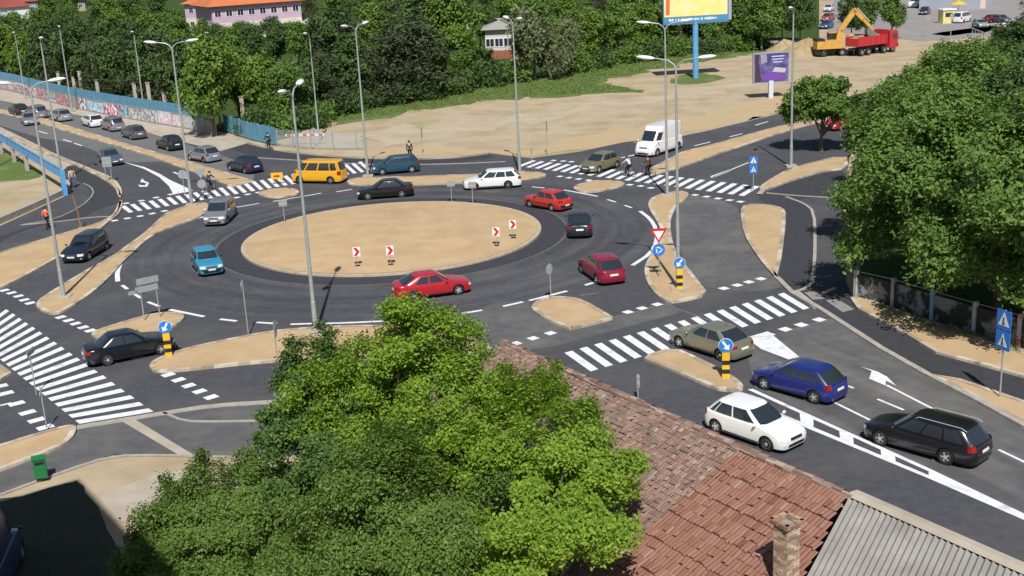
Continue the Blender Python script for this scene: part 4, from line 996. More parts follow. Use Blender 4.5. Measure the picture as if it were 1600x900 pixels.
T_OLD = attr_mat('tiles_old', [(.13, .075, .06), (.20, .12, .095), (.26, .165, .13), (.32, .23, .185), (.42, .36, .31)], .9, dirt=((.16, .13, .10), 1.6, .5, .75))
T_NEW = attr_mat('tiles_red', [(.14, .065, .045), (.21, .10, .072), (.26, .13, .095), (.30, .165, .125), (.37, .26, .20)], .85, dirt=((.24, .12, .08), 1.2, .52, .8))
slope_s = (seam2[0]-seam_e)/max(.1, (seam2[1]-rc(1150, 705)[1]))
seam = lambda d: seam_e+slope_s*(d)
ce, cd = rc(1262, 898); corr_e0 = rc(1326, 776)[0]; slope_c = (ce-corr_e0)/max(.1, cd)
corr = lambda d: corr_e0+slope_c*d
v_, f_, t_ = tiles(lambda d: -.5, lambda d: seam(d)-.02, 0.05, ROOF_D, .125, .19, .018, 1, wave=.012)
tone_mesh('old_tiles', v_, f_, t_, T_OLD, house)
v_, f_, t_ = tiles(lambda d: seam(d)+.02, lambda d: corr(d)-.02, 0.05, ROOF_D+1.5, .135, .32, .010, 2, big=.045, wave=.022)
tone_mesh('red_tiles', v_, f_, t_, T_NEW, house)
def rp(e, d, h=0): return R0+ex*e+fx*d+nx*h
b = MB(); b.grid([[rp(-.6, 0, -.02), rp(corr_e0, 0, -.02)], [rp(-.6, ROOF_D+.2, -.02), rp(corr_e0, ROOF_D+.2, -.02)]]); b.build('roof_gap_shade', GAP_DK, house)
far = -dn*math.cos(R_(38))+Vector((0, 0, -1))*math.sin(R_(38))
b = MB(); b.grid([[R0-ex*.6, R0+ex*corr_e0], [R0-ex*.6+far*4, R0+ex*corr_e0+far*4]]); b.build('far_roof', T_OLD, house)
vs = []; fs = []; tn = []; e = -.6
while e < corr_e0:       # ridge tiles, half round
    n0 = len(vs); r0 = random.uniform(.10, .12); jz = random.gauss(0, .012); L = .36
    for q in range(7):
        an = math.pi*q/6; o2 = dn*math.cos(an)*r0*1.25+Vector((0, 0, 1))*(math.sin(an)*r0-.03+jz)
        vs += [R0+ex*e+o2, R0+ex*(e+L)+o2*1.12]
    for q in range(6): fs.append((n0+2*q, n0+2*q+1, n0+2*q+3, n0+2*q+2)); tn.append(random.random())
    e += L*.93
tone_mesh('ridge_tiles', vs, fs, tn, T_OLD, house)
b = MB(); i0, i1 = R0-ex*.1, R0+ex*corr_e0; q_ = [i0-dn*3.0, i1-dn*3.0, i1+dn*5.4, i0+dn*5.4]
for a_, c in zip(q_, q_[1:]+q_[:1]): b.add([(a_.x, a_.y, 0), (c.x, c.y, 0), (c.x, c.y, 3.1), (a_.x, a_.y, 3.1)], [(0, 1, 2, 3)])
b.build('wall', wallm, house)
# broken tiles patch and chimney
BRK = attr_mat('chimney_brick', [(.30, .17, .11), (.42, .27, .18), (.52, .40, .30), (.58, .49, .38)], .9, dirt=((.22, .20, .17), 5, .5, .7))
ch = rc(1228, 915); cb = rp(ch[0], ch[1]); chz = RAYP(1228, 812, cb, Vector((fwd.x, fwd.y, 0)).normalized()).z
vs = []; fs = []; tn = []; z = cb.z-.8; an = math.atan2(ex.y, ex.x); row = 0
def abox(c, d, rz, t):
    bb = MB(); bb.box(c, d, rz); n0 = len(vs); vs.extend([Vector(v) for v in bb.v]); fs.extend([tuple(i+n0 for i in f) for f in bb.f]); tn.extend([t]*6)
HW = .225
while z < chz-.16:
    for side in range(4):
        m_ = Matrix.Rotation(an+side*math.pi/2, 3, 'Z')
        for x, wd_ in (((-.115, .21), (.115, .21)) if (row+side) % 2 else ((-.17, .10), (.0, .21), (.17, .10))):
            c = m_ @ Vector((x, -HW+.05+random.gauss(0, .004), 0)) + Vector((cb.x, cb.y, z+.03)); abox(c, (wd_-random.uniform(0, .012), .10, .058), an+side*math.pi/2, random.random())
    z += .071; row += 1
for rr2, zz in ((HW+.05, 0), (HW+.08, .07)):
    for side in range(4):
        m_ = Matrix.Rotation(an+side*math.pi/2, 3, 'Z')
        for x in (-.14, .14): abox(m_ @ Vector((x*1.1+random.gauss(0, .01), -rr2+.05, 0)) + Vector((cb.x, cb.y, z+zz+.03)), (.27, .11, .06), an+side*math.pi/2+random.gauss(0, .04), random.random()*.5)
chim = empty('brick_chimney', tuple(cb), 0); chim.parent = None
co = tone_mesh('chimney', vs, fs, tn, BRK, house); bpy.data.objects.remove(chim)
b = MB(); b.box((cb.x, cb.y, (z+cb.z-.9)/2), (.40, .40, z-cb.z+.9), an); b.build('mortar_core', CONC2, co)
# corrugated shed roof beside it
shed = empty('corrugated_shed', (0, 0, 0), 0, 'shed roofed with pale corrugated sheets beside the red tiles', 'shed')
CORR = mat('corrugated_sheet', (.31, .30, .28), .85, (.225, .215, .20), 1.1, col3=(.19, .18, .165), scale3=.5, lo3=.5, hi3=.75, spec=.2)
LE = corr_e0+9; per = .177
for si in range(2):
    rows = []; d0, d1 = (.12, 3.2) if si == 0 else (3.0, 8.5)
    for d in np.linspace(d0, d1, 8):
        row = []; e = 0.0
        while e < LE-corr_e0:
            row.append(rp(corr(d)+.05+e, d, .04-.03*si+.035*math.cos(2*math.pi*e/per))); e += per/8
        rows.append(row)
    b = MB(); b.grid(rows); b.build('corrugated_sheet', CORR, shed, smooth=True, sharp=60)
b = MB(); b.grid([[rp(corr_e0+.02, .0, -.10), rp(LE, .0, -.10)], [rp(corr(8)+.02, 8, -.10), rp(LE, 8, -.10)]]); b.build('roof_gap_shade', GAP_DK, shed)  # black sheet paints the gap shade under the corrugated edge
b = MB()
a_, c = rp(corr_e0, -.01), rp(LE, -.01)
b.grid([[a_+dn*.1+Vector((0, 0, .0)), c+dn*.1], [a_-dn*.02+Vector((0, 0, .10)), c-dn*.02+Vector((0, 0, .10))], [a_-dn*.27+Vector((0, 0, .07)), c-dn*.27+Vector((0, 0, .07))], [a_-dn*.27+Vector((0, 0, -.2)), c-dn*.27+Vector((0, 0, -.2))]])
b.build('ridge_flashing', CONC, shed)
b = MB(); q_ = [a_-dn*.3, c-dn*.3, c+dn*6, a_+dn*6]
for p0, p1 in zip(q_, q_[1:]+q_[:1]): b.add([(p0.x, p0.y, 0), (p1.x, p1.y, 0), (p1.x, p1.y, min(p0.z, p1.z)-.2 if False else 2.6), (p0.x, p0.y, 2.6)], [(0, 1, 2, 3)])
b.add([(a_.x-dn.x*.3, a_.y-dn.y*.3, 0), (c.x-dn.x*.3, c.y-dn.y*.3, 0), (c.x-dn.x*.3, c.y-dn.y*.3, 5.3), (a_.x-dn.x*.3, a_.y-dn.y*.3, 5.3)], [(0, 1, 2, 3)])
b.build('wall', wallm, shed)
# the tall building the picture was taken from: its roof corner throws the dark shadow at lower left
BH = 25.0; cor = G(122, 748); sh_off = Vector((-sd.x, -sd.y, 0)) * (BH/sd.z)
c0 = Vector((cor.x, cor.y, 0))-sh_off
d1 = (G(0, 783)-cor).normalized(); d2 = Vector((-d1.y, d1.x, 0)); d2 = d2 if d2.y < 0 else -d2
tb = empty('apartment_building', (0, 0, 0), 0, 'tall apartment block beside the viewpoint, known by its hard dark shadow at lower left', 'building')
q_ = [c0, c0+d1*22, c0+d1*22+d2*20, c0+d2*20]
b = MB(); b.prism([(q.x, q.y) for q in q_], 0, BH); b.build('wall', mat('apartment_wall', (.5, .46, .4), .9, (.42, .38, .33), .3), tb)
b = MB(); q_ = [c0+d1*.3+d2*.3, c0+d1*21.7+d2*.3, c0+d1*21.7+d2*19.7, c0+d1*.3+d2*19.7]; b.prism([(q.x, q.y) for q in q_], BH, BH+.05); b.build('roof', CONC2, tb)

# ------------------------------------------------------------------ trees
LEAF = {
 'D': attr_mat('leaf_dark', [(0.050, 0.094, 0.030), (0.083, 0.146, 0.043), (0.138, 0.215, 0.065)], .7, trans=.3),
 'B': attr_mat('leaf_mid', [(0.083, 0.156, 0.030), (0.135, 0.234, 0.048), (0.214, 0.319, 0.077)], .7, trans=.32),
 'L': attr_mat('leaf_light', [(0.103, 0.182, 0.027), (0.159, 0.260, 0.043), (0.235, 0.338, 0.075)], .7, trans=.35),
 'C': attr_mat('needle_dark', [(0.039, 0.058, 0.025), (0.063, 0.086, 0.037), (0.103, 0.117, 0.056)], .8, trans=.12),
 'W': attr_mat('leaf_willow', [(0.124, 0.156, 0.069), (0.179, 0.215, 0.100), (0.262, 0.280, 0.144)], .75, trans=.3),
 'G': attr_mat('grass_blades', [(0.097, 0.156, 0.037), (0.152, 0.221, 0.056), (0.235, 0.286, 0.100)], .8, trans=.2),
 'F1': attr_mat('leaf_bright', [(0.131, 0.227, 0.025), (0.241, 0.384, 0.043), (0.386, 0.520, 0.081)], .55, trans=.45),
 'F2': attr_mat('leaf_cool', [(0.066, 0.137, 0.033), (0.117, 0.215, 0.050), (0.228, 0.338, 0.106)], .5, trans=.42),
 'F3': attr_mat('leaf_olive', [(0.083, 0.150, 0.030), (0.145, 0.240, 0.048), (0.255, 0.358, 0.085)], .6, trans=.42),
}
def leaf_mesh(name, cen, per, spread, size, m, seed, up=.5, asp=.55, out=None):
    r = np.random.default_rng(seed); cen = np.asarray(cen, dtype=np.float32); Mn = len(cen)*per
    c = np.repeat(cen, per, axis=0); tone = np.repeat(r.random(len(cen))*.55, per)+r.random(Mn)*.45
    off = r.normal(size=(Mn, 3))*spread; p = c+off
    nrm = r.normal(size=(Mn, 3)); nrm /= np.linalg.norm(nrm, axis=1, keepdims=True)
    if out is not None:
        od = c-np.asarray(out); od /= (np.linalg.norm(od, axis=1, keepdims=True)+1e-6); nrm += od*.8
    nrm[:, 2] += up; nrm /= np.linalg.norm(nrm, axis=1, keepdims=True)
    t = np.cross(nrm, r.normal(size=(Mn, 3))); t /= (np.linalg.norm(t, axis=1, keepdims=True)+1e-6); b_ = np.cross(nrm, t)
    s = size*(.6+.8*r.random((Mn, 1))); t = t*s*.5; b_ = b_*s*.5*asp
    V = np.stack([p-t, p-b_+t*.1, p+t, p+b_+t*.1], axis=1).reshape(-1, 3).astype(np.float32)
    me = bpy.data.meshes.new(name); me.vertices.add(Mn*4); me.vertices.foreach_set('co', V.ravel())
    me.loops.add(Mn*4); me.loops.foreach_set('vertex_index', np.arange(Mn*4, dtype=np.int32))
    me.polygons.add(Mn); me.polygons.foreach_set('loop_start', np.arange(0, Mn*4, 4, dtype=np.int32)); me.polygons.foreach_set('loop_total', np.full(Mn, 4, dtype=np.int32))
    me.materials.append(m); at = me.attributes.new('tone', 'FLOAT', 'FACE'); at.data.foreach_set('value', tone.astype(np.float32)); me.update()
    return me
def crown_pts(blobs, ncl, seed, shell=.62):
    r = np.random.default_rng(seed); out = []
    wts = np.array([b_[1][0]*b_[1][1]*b_[1][2] for b_ in blobs])**(2/3); wts /= wts.sum()
    for (c, rad), w_ in zip(blobs, wts):
        n_ = max(3, int(ncl*w_)); d = r.normal(size=(n_, 3)); d /= np.linalg.norm(d, axis=1, keepdims=True)
        rr = (shell+(1-shell)*r.random((n_, 1))**.7)*(1+.12*r.normal(size=(n_, 1)))
        out.append(np.array(c)+d*rr*np.array(rad))
    return np.concatenate(out)
def trunk_mb(h, r0, limbs, base=(0, 0, 0), lean=(0, 0)):
    b = MB(); top = Vector((lean[0], lean[1], h)); B0 = Vector(base)
    b.tube([B0, B0+Vector((lean[0]*.15, lean[1]*.15, h*.12)), B0+Vector((lean[0]*.5, lean[1]*.5, h*.55)), B0+top], [r0*1.25, r0, r0*.75, r0*.3], 9)
    for q in limbs:
        q = Vector(q); f = random.uniform(.35, .7); s_ = B0+top*f; mid = (s_+q)/2+Vector((0, 0, -.1*q.length*.2))
        b.tube([s_, mid, q], [r0*.45, r0*.28, r0*.08], 6)
    return b
def blobs_for(kind, h, w_, seed):
    r = random.Random(seed); bl = []
    if kind == 'C':
        for i in range(9):
            t = i/8; z = h*(.12+.85*t); rad = w_/2*(1-t)**.8+.25; n_ = 5 if t < .7 else 1
            for k in range(n_):
                q = r.random()*6.28; bl.append(((math.cos(q)*rad*.55*(n_ > 1), math.sin(q)*rad*.55*(n_ > 1), z), (rad*.55, rad*.55, h*.06)))
        return bl
    if kind == 'W':
        for i in range(16):
            q = r.random()*6.28; rr = r.random()**.5*w_*.38; z = h*r.uniform(.3, .85)*(1-.25*rr/(w_*.4)); bl.append(((math.cos(q)*rr, math.sin(q)*rr, z), (w_*.13, w_*.13, h*.2)))
        return bl
    z0 = h*.22
    for i in range(14):
        q = r.random()*6.28; t = r.random(); z = z0+(h-z0)*(.12+.74*t); env = math.sqrt(max(.05, 1-((t-.42)/.62)**2)); rr = r.random()**.4*w_*.34*env
        s_ = r.uniform(.15, .23); bl.append(((math.cos(q)*rr, math.sin(q)*rr, z), (w_*s_, w_*s_, (h-z0)*s_*.8)))
    bl.append(((0, 0, z0+(h-z0)*.5), (w_*.3, w_*.3, (h-z0)*.36)))
    return bl
PROT = {}
def proto(kind, var):
    k = (kind, var)
    if k in PROT: return PROT[k]
    h = 10.0; w_ = {'C': 4.8, 'W': 8.5}.get(kind, 7.6); bl = blobs_for(kind, h, w_, 50+var*7+len(kind)+ord(kind[0]))
    cen = crown_pts(bl, 520 if kind != 'C' else 480, var+9, .7); me = leaf_mesh('crown', cen, 14, .30, .46 if kind not in 'CW' else .40, LEAF[kind], var+31, asp=.6 if kind != 'C' else .3, out=(0, 0, h*.5))
    tm = trunk_mb(h*.75, .2, [Vector(b_[0])*.95 for b_ in bl[:6]]).build('trunk', BARK); d = tm.data; bpy.data.objects.remove(tm)
    PROT[k] = (d, me); return PROT[k]
KD = {'D': 'dark green broadleaf tree', 'B': 'mid-green broadleaf tree', 'L': 'light green leafy tree', 'C': 'dark conical conifer', 'W': 'grey-green willow'}
KN = {'D': 'broadleaf_tree', 'B': 'broadleaf_tree', 'L': 'broadleaf_tree', 'C': 'conifer_tree', 'W': 'willow_tree'}
TI = [0]
def tree(kind, u, v, h, label, wf=1.0, group=None, z=0):
    p = G(u, v); var = TI[0] % 3; TI[0] += 1; td, cm = proto(kind, var)
    r = empty(KN[kind], (p.x, p.y, z), random.random()*6.28, label, 'tree', group); s_ = h/10; r.scale = (s_*wf, s_*wf, s_*1.12)
    for nm, d in (('trunk', td), ('crown', cm)):
        o_ = bpy.data.objects.new(nm, d); COL.objects.link(o_); o_.parent = r
    return r
ORD = ['first', 'second', 'third', 'fourth', 'fifth', 'sixth', 'seventh', 'eighth', 'ninth', 'tenth', 'eleventh', 'twelfth', 'thirteenth', 'fourteenth', 'fifteenth', 'sixteenth', 'seventeenth', 'eighteenth', 'nineteenth', 'twentieth', 'twenty-first', 'twenty-second', 'twenty-third', 'twenty-fourth', 'twenty-fifth', 'twenty-sixth', 'twenty-seventh', 'twenty-eighth']
def tree_row(lst, where, group):
    for i, (u, v, h, k, wf) in enumerate(sorted(lst)):
        tree(k, u, v, h, f'{KD[k]} {where}, {ORD[i]} from the left', wf, group)
tree_row([(-30, 122, 9, 'L', 1), (8, 128, 8.5, 'L', 1), (42, 136, 8, 'L', .9), (72, 146, 9, 'D', .9), (100, 146, 10, 'C', 1.3), (128, 156, 9.5, 'D', .9), (158, 158, 9.5, 'C', 1.3), (186, 168, 9, 'D', .9), (212, 168, 9.5, 'C', 1.4), (243, 176, 9, 'D', .9), (268, 178, 9.5, 'C', 1.2), (296, 186, 9, 'D', 1)],
         'right behind the graffiti wall', 'trees right behind the graffiti wall')
tree('L', 336, 213, 9.6, 'light green tree standing in front of the gap in the graffiti wall', .95)
tree_row([(376, 196, 8.2, 'B', 1), (412, 196, 7.5, 'L', 1), (446, 200, 6.5, 'B', 1), (478, 190, 7, 'D', 1), (508, 180, 9, 'C', 1.3), (545, 170, 8, 'D', 1), (575, 165, 9, 'C', 1.5), (612, 158, 10.5, 'C', 1.7), (655, 152, 11.5, 'C', 1.8), (693, 144, 5, 'L', 1.1), (722, 138, 4.6, 'B', 1.5), (752, 132, 4.4, 'D', 1.7)],
         'along the edge of the grass verge', 'trees along the grass verge')
tree('W', 836, 126, 10.2, 'big grey-green willow beside the lamp above the white estate', 1.05)
tree('W', 884, 118, 8.6, 'smaller grey-green willow right of the big willow', 1.0)
tree_row([(925, 104, 7.5, 'L', 1.1), (962, 98, 8, 'B', 1), (998, 92, 8, 'L', 1), (1040, 86, 7.5, 'B', 1.1), (1075, 80, 7.5, 'D', 1), (1112, 80, 7.5, 'B', 1), (1150, 76, 8, 'L', 1), (1182, 70, 8, 'D', .9)],
         'in the row behind the yellow billboard', 'trees behind the yellow billboard')
tree_row([(1222, 64, 7, 'B', 1), (1250, 66, 7.5, 'D', 1), (1330, 62, 6.5, 'D', 1.0), (1356, 58, 6, 'B', 1.1), (1393, 60, 6.5, 'B', 1.1), (1298, 0, 6, 'B', 1)],
         'before the far car park', 'trees before the far car park')
def rows_auto(us, v, h, kinds, where, group, jit=6):
    lst = []
    for u in us: lst.append((u+random.uniform(-jit, jit), v+random.uniform(-5, 5), h(u)*random.uniform(.9, 1.1), random.choice(kinds), random.uniform(.95, 1.2)))
    tree_row(lst, where, group)
rows_auto([u for u in range(-20, 720, 38)], 110, lambda u: 6.4 if 250 < u < 500 else (8.5 if u < 500 else 9.5), 'DLBCBCD', 'in the second row of the tree belt', 'second row of the tree belt')
rows_auto([u for u in range(-10, 290, 40)]+[u for u in range(490, 1200, 44)], 78, lambda u: 7.6, 'DBBCLB', 'in the third row of the tree belt', 'third row of the tree belt')
rows_auto([u for u in range(75, 290, 44)]+[490, 530, 570, 612, 655, 735, 760, 830, 880, 930, 985, 1150, 1195], 42, lambda u: 8.5, 'DBDBC', 'in the fourth row of the tree belt', 'fourth row of the tree belt')
rows_auto([95, 150, 205, 255]+[490, 530, 570, 610, 650, 730, 770, 810, 850, 890, 930, 970, 1010, 1050, 1150, 1190, 1230], 12, lambda u: 8, 'DB', 'in the farthest row of the tree belt', 'farthest row of the tree belt')
rows_auto([262, 290, 318, 346, 372, 400, 428, 455], 80, lambda u: 5.2 if u > 340 else 5.5, 'DB', 'before the pink house', 'low trees by the pink house')
for i, (u, v) in enumerate([(96, 150), (120, 157), (131, 160), (157, 166), (216, 178), (238, 184), (262, 190), (383, 205)]):
    p = G(u, v); r = empty('concrete_post', tuple(p), 0, f'old pale concrete post behind the blue fence, {ORD[i]} from the left', 'post', 'old pale posts behind the graffiti wall')
    b = MB(); b.prism([(-.22, -.18), (.22, -.18), (.22, .18), (-.22, .18)], 0, 3.4+.4*(i % 3)); b.build('shaft', CONC, r); b = MB(); b.box((0, 0, 3.45+.4*(i % 3)), (.55, .48, .12)); b.build('cap', CONC2, r)
# bushes at the foot of the belt
BM = leaf_mesh('foliage', crown_pts([((0, 0, .8), (1.6, 1.4, 1.1)), ((1.2, .3, .6), (1.1, 1.0, .8)), ((-1.3, -.2, .6), (1.1, 1.1, .8))], 260, 4, .6), 12, .22, .3, LEAF['D'], 77)
BM2 = leaf_mesh('foliage', crown_pts([((0, 0, .8), (1.6, 1.4, 1.1)), ((1.2, .3, .6), (1.1, 1.0, .8)), ((-1.3, -.2, .6), (1.1, 1.1, .8))], 260, 5, .6), 12, .22, .3, LEAF['B'], 78)
SH_ = [(408, 208, 1.3, 0), (436, 206, 1.2, 1), (470, 200, 1.3, 0), (500, 190, 1.2, 1), (530, 180, 1.3, 0), (560, 172, 1.2, 0), (592, 165, 1.1, 1), (625, 160, 1.3, 0), (655, 155, 1.3, 0), (690, 148, 1.3, 1), (715, 142, 1.5, 0), (742, 137, 1.5, 0), (768, 132, 1.6, 0), (795, 128, 1.5, 1), (900, 112, 1.3, 1), (940, 106, 1.2, 0), (985, 98, 1.4, 1), (1018, 94, 1.3, 0), (1060, 86, 1.4, 1), (1105, 84, 1.2, 0), (1150, 80, 1.2, 1), (1175, 76, 1.3, 0)]
for i, (u, v, s_, k) in enumerate(SH_):
    p = G(u, v); o_ = bpy.data.objects.new('bush', BM2 if k else BM); COL.objects.link(o_); o_.location = p; o_.rotation_euler.z = random.random()*6; o_.scale = (s_, s_, s_)
    tag(o_, f'low leafy bush at the foot of the tree belt, {ORD[i]} from the left', 'bush', 'bushes at the foot of the tree belt')

# big individual trees: own leaf meshes with fine clumps
def big_tree(name, base, blobs, mkey, nleafcl, per, size, spread, label, trunk_r=.25, seed=1, h=None, limbs=8, up=.5, shell=.72, core=.6, nsub=12, smin=.20, smax=.38, sub=True, lean=(0, 0)):
    base = Vector(base); r = empty(name, tuple(base), 0, label, 'tree')
    rr = random.Random(seed); bl = []
    for c, rad in blobs:           # local coords; break every lobe into smaller lobes for an uneven outline
        bl.append((c, tuple(x*core for x in rad)))
        if sub:
            for k in range(nsub):
                q = rr.random()*6.28; ph = math.acos(rr.uniform(-.75, 1)); dx = Vector((math.sin(ph)*math.cos(q)*rad[0], math.sin(ph)*math.sin(q)*rad[1], math.cos(ph)*rad[2]))
                s_ = rr.uniform(smin, smax); bl.append((tuple(Vector(c)+dx*rr.uniform(.62, 1.05)), (rad[0]*s_, rad[1]*s_, rad[2]*s_*.85)))
    cen = crown_pts(bl, nleafcl, seed, shell); cen = cen[cen[:, 2] > .4-base.z*0]
    mc = np.mean([b_[0] for b_ in blobs], axis=0)
    o_ = bpy.data.objects.new('crown', leaf_mesh('crown', cen, per, spread, size, LEAF[mkey], seed+5, up=up+.3, out=mc)); COL.objects.link(o_); o_.parent = r
    H_ = h or .72*np.mean([b_[0][2] for b_ in blobs])
    trunk_mb(H_, trunk_r, [Vector(b_[0]) for b_ in bl[:limbs*3:2]], lean=lean).build('trunk', BARK, r, smooth=True)
    return r
def at3(base, pts):          # lobes given as world points -> local
    B0 = Vector(base); return [(tuple(Vector(c)-B0), rad) for c, rad in pts]
# small roadside tree
p = G(1283, 237); big_tree('roadside_tree', p, [((0, 0, 4.4), (2.8, 2.8, 1.7)), ((1.5, .2, 3.6), (2.0, 2.0, 1.4)), ((-1.6, 0, 3.6), (2.0, 2.0, 1.4)), ((.2, 0, 5.3), (1.9, 1.9, 1.2))], 'B', 1700, 16, .26, .16, 'small round roadside tree beside the single-headed lamp', .16, 11, shell=.6)
# right-hand mass behind the concrete fence
RT_ = [((1466, 476), 11.3, 5.9, 'B', 'broad green tree nearest the fence corner on the right'), ((1556, 508), 11.3, 5.9, 'B', 'broad green tree behind the right half of the concrete fence'),
       ((1446, 398), 10.5, 4.8, 'B', 'green tree shading the path left of the big right-hand trees'), ((1500, 385), 12.0, 5.4, 'B', 'tall green tree in the middle of the right-hand group'),
       ((1450, 300), 10.3, 4.8, 'B', 'green tree at the upper left of the right-hand group'), ((1600, 420), 12.5, 5.2, 'D', 'dark green tree at the right edge of the group'),
       ((1498, 262), 10.0, 5.0, 'B', 'green tree at the top middle of the right-hand group'), ((1585, 290), 10.5, 5.4, 'D', 'darker green tree at the upper right corner of the group'),
       ((1610, 190), 11.5, 5.0, 'D', 'dark tree rising at the right frame edge behind the group'), ((1680, 560), 10, 5.0, 'B', 'green tree partly outside the right frame edge'),
       ((1440, 215), 6.5, 3.4, 'B', 'lower green tree by the red saloon')]
for i, (b0, h, rd, k, lb) in enumerate(RT_):
    p = G(*b0); zc = h*(.52 if i < 2 else .58); rr = random.Random(i+3)
    bl = [((0, 0, zc), (rd*.75, rd*.75, h*.36))]
    for j in range(6):
        q = j*1.05+rr.random(); bl.append(((math.cos(q)*rd*.55, math.sin(q)*rd*.55, zc+rr.uniform(-.18, .16)*h), (rd*.42, rd*.42, h*.20)))
    bl.append(((0, 0, h*.84), (rd*.42, rd*.42, h*.15)))
    big_tree('broadleaf_tree', p, bl, k, 4300, 15, .23, .20, lb, .26, 100+i, shell=.7)
# foreground group
def fg(name, base, pts, mkey, ncl, per, size, spread, label, seed, **kw):
    b0 = Vector((base[0], base[1], 0)); kw = dict(dict(core=.5, nsub=17, smin=.16, smax=.32, shell=.6), **kw); big_tree(name, b0, at3(b0, [(G(u, v, z), rad) for u, v, z, rad in pts]), mkey, ncl, per, size, spread, label, seed=seed, **kw)
fg('bright_tree', G(830, 830, 5)[:2], [(880, 720, 6.0, (1.9, 1.9, 1.5)), (800, 640, 6.5, (1.2, 1.2, 1.2)), (950, 760, 5.8, (1.2, 1.2, .9)), (830, 850, 5.0, (1.9, 1.9, 1.3)), (920, 840, 5.2, (1.1, 1.1, .8)), (860, 612, 6.6, (.55, .55, .9)), (770, 720, 6.0, (1.3, 1.3, 1.2))], 'F1', 7500, 12, .115, .10, 'bright yellow-green tree leaning over the old tiled roof', 21, trunk_r=.14)
fg('tall_tree', G(600, 700, 5)[:2], [(660, 545, 8.2, (1.7, 1.7, 1.5)), (590, 600, 7.3, (1.5, 1.5, 1.4)), (730, 600, 7.2, (1.2, 1.2, 1.1)), (520, 640, 6.6, (1.7, 1.7, 1.5)), (655, 505, 9.0, (1.0, 1.0, .8)), (640, 660, 6.4, (1.8, 1.8, 1.6)), (720, 690, 6.0, (1.3, 1.3, 1.3))], 'F1', 7500, 12, .11, .11, 'tallest foreground tree, its crown reaching up to the red fastback', 22, trunk_r=.18)
fg('cool_green_tree', G(480, 720, 4.6)[:2], [(500, 585, 7.2, (1.3, 1.3, 1.2)), (470, 650, 6.3, (1.3, 1.3, 1.3)), (560, 690, 5.8, (1.6, 1.6, 1.5)), (500, 740, 5.0, (1.5, 1.5, 1.4)), (510, 540, 7.8, (.5, .5, .9))], 'F2', 5600, 12, .11, .08, 'blue-green tree at the left of the tall foreground tree', 23, trunk_r=.15)
fg('olive_tree', G(640, 850, 4.2)[:2], [(610, 780, 5.2, (2.2, 2.2, 1.5)), (700, 820, 5.0, (2.0, 2.0, 1.4)), (540, 850, 4.4, (2.0, 2.0, 1.4)), (640, 720, 5.8, (1.4, 1.4, 1.2)), (700, 900, 4.2, (2, 2, 1.4)), (600, 920, 3.8, (2, 2, 1.2))], 'F3', 9500, 12, .10, .13, 'dense olive-green tree filling the bottom centre', 24, trunk_r=.16)
fg('shrubby_tree', G(350, 830, 2.5)[:2], [(330, 790, 3.6, (1.6, 1.6, 1.3)), (270, 830, 2.8, (1.5, 1.5, 1.2)), (400, 790, 3.6, (1.3, 1.3, 1.4)), (240, 870, 2.2, (1.3, 1.3, 1.0)), (330, 880, 2.8, (1.7, 1.7, 1.3)), (440, 850, 3.4, (1.6, 1.6, 1.4)), (318, 735, 4.2, (.35, .35, .8)), (350, 745, 4.1, (.3, .3, .6)), (395, 735, 4.2, (.35, .35, .8)), (265, 780, 3.2, (.4, .4, .7))], 'F3', 8000, 12, .10, .11, 'spiky-topped shrubby tree at the lower left beside the dark shadow', 25, trunk_r=.1)

# ------------------------------------------------------------------ far buildings
PINK = mat('house_pink', (.52, .36, .50), .9, (.56, .42, .54), .5); CREAM = mat('house_cream', (.66, .62, .52), .9); ORG = mat('roof_orange', (.55, .17, .06), .85, (.47, .14, .05), .8)
ROOFR = mat('roof_red', (.30, .07, .05), .85, (.24, .05, .04), .8); WIN = mat('window_glass', (.03, .035, .05), .15)
def house_b(base0, base1, depth, h, label, wm, rm, nwin=5, floors=2, rise=2.5, over=.7, lower=None, name='house'):
    a_, c = G(*base0), G(*base1); d = (c-a_); L = d.length; an = math.atan2(d.y, d.x); r = empty(name, tuple(a_), an, label, 'house')
    fh = h/floors
    for k in range(floors):
        b = MB(); b.box((L/2, depth/2, k*fh+fh/2), (L, depth, fh)); b.build('wall', (lower if (lower and k == 0) else wm), r)
        for i in range(nwin):
            x = L*(i+.5)/nwin; w_ = MB(); w_.box((x, -.02, k*fh+fh*.55), (1.5, .08, 1.45)); f_ = w_.build('window', WHITE, r)
            q = MB(); q.box((x-.33, -.065, k*fh+fh*.55), (.58, .02, 1.2)); q.box((x+.33, -.065, k*fh+fh*.55), (.58, .02, 1.2)); q.build('pane', WIN, f_)
    b = MB(); o2 = over; vs = [(-o2, -o2, h), (L+o2, -o2, h), (L+o2, depth+o2, h), (-o2, depth+o2, h), (depth*.35, depth/2, h+rise), (L-depth*.35, depth/2, h+rise)]
    b.add(vs, [(0, 1, 5, 4), (1, 2, 5), (2, 3, 4, 5), (3, 0, 4), (3, 2, 1, 0)]); b.build('roof', rm, r)
    return r
h1 = house_b((336, 64), (474, 52), 14, 7.2, 'large pink house with an orange tiled roof above the tree belt', PINK, ORG, 8, 2, 4.5, 1.0, lower=CREAM)
b = MB(); b.add([(16, -3.2, 0), (17.2, -3.2, 0), (22.5, -.3, 3.4), (21.3, -.3, 3.4), (16, -.1, 0), (17.2, -.1, 0), (22.5, -.05, 3.4), (21.3, -.05, 3.4)], [(0, 1, 2, 3), (0, 3, 7, 4), (1, 5, 6, 2), (3, 2, 6, 7)]); 
st = b.build('stair_roof', CREAM, h1)
house_b((293, 50), (333, 50), 12, 6.6, 'smaller pink wing of the house left of the orange roof', PINK, ORG, 2, 2, 3, .8, lower=CREAM)
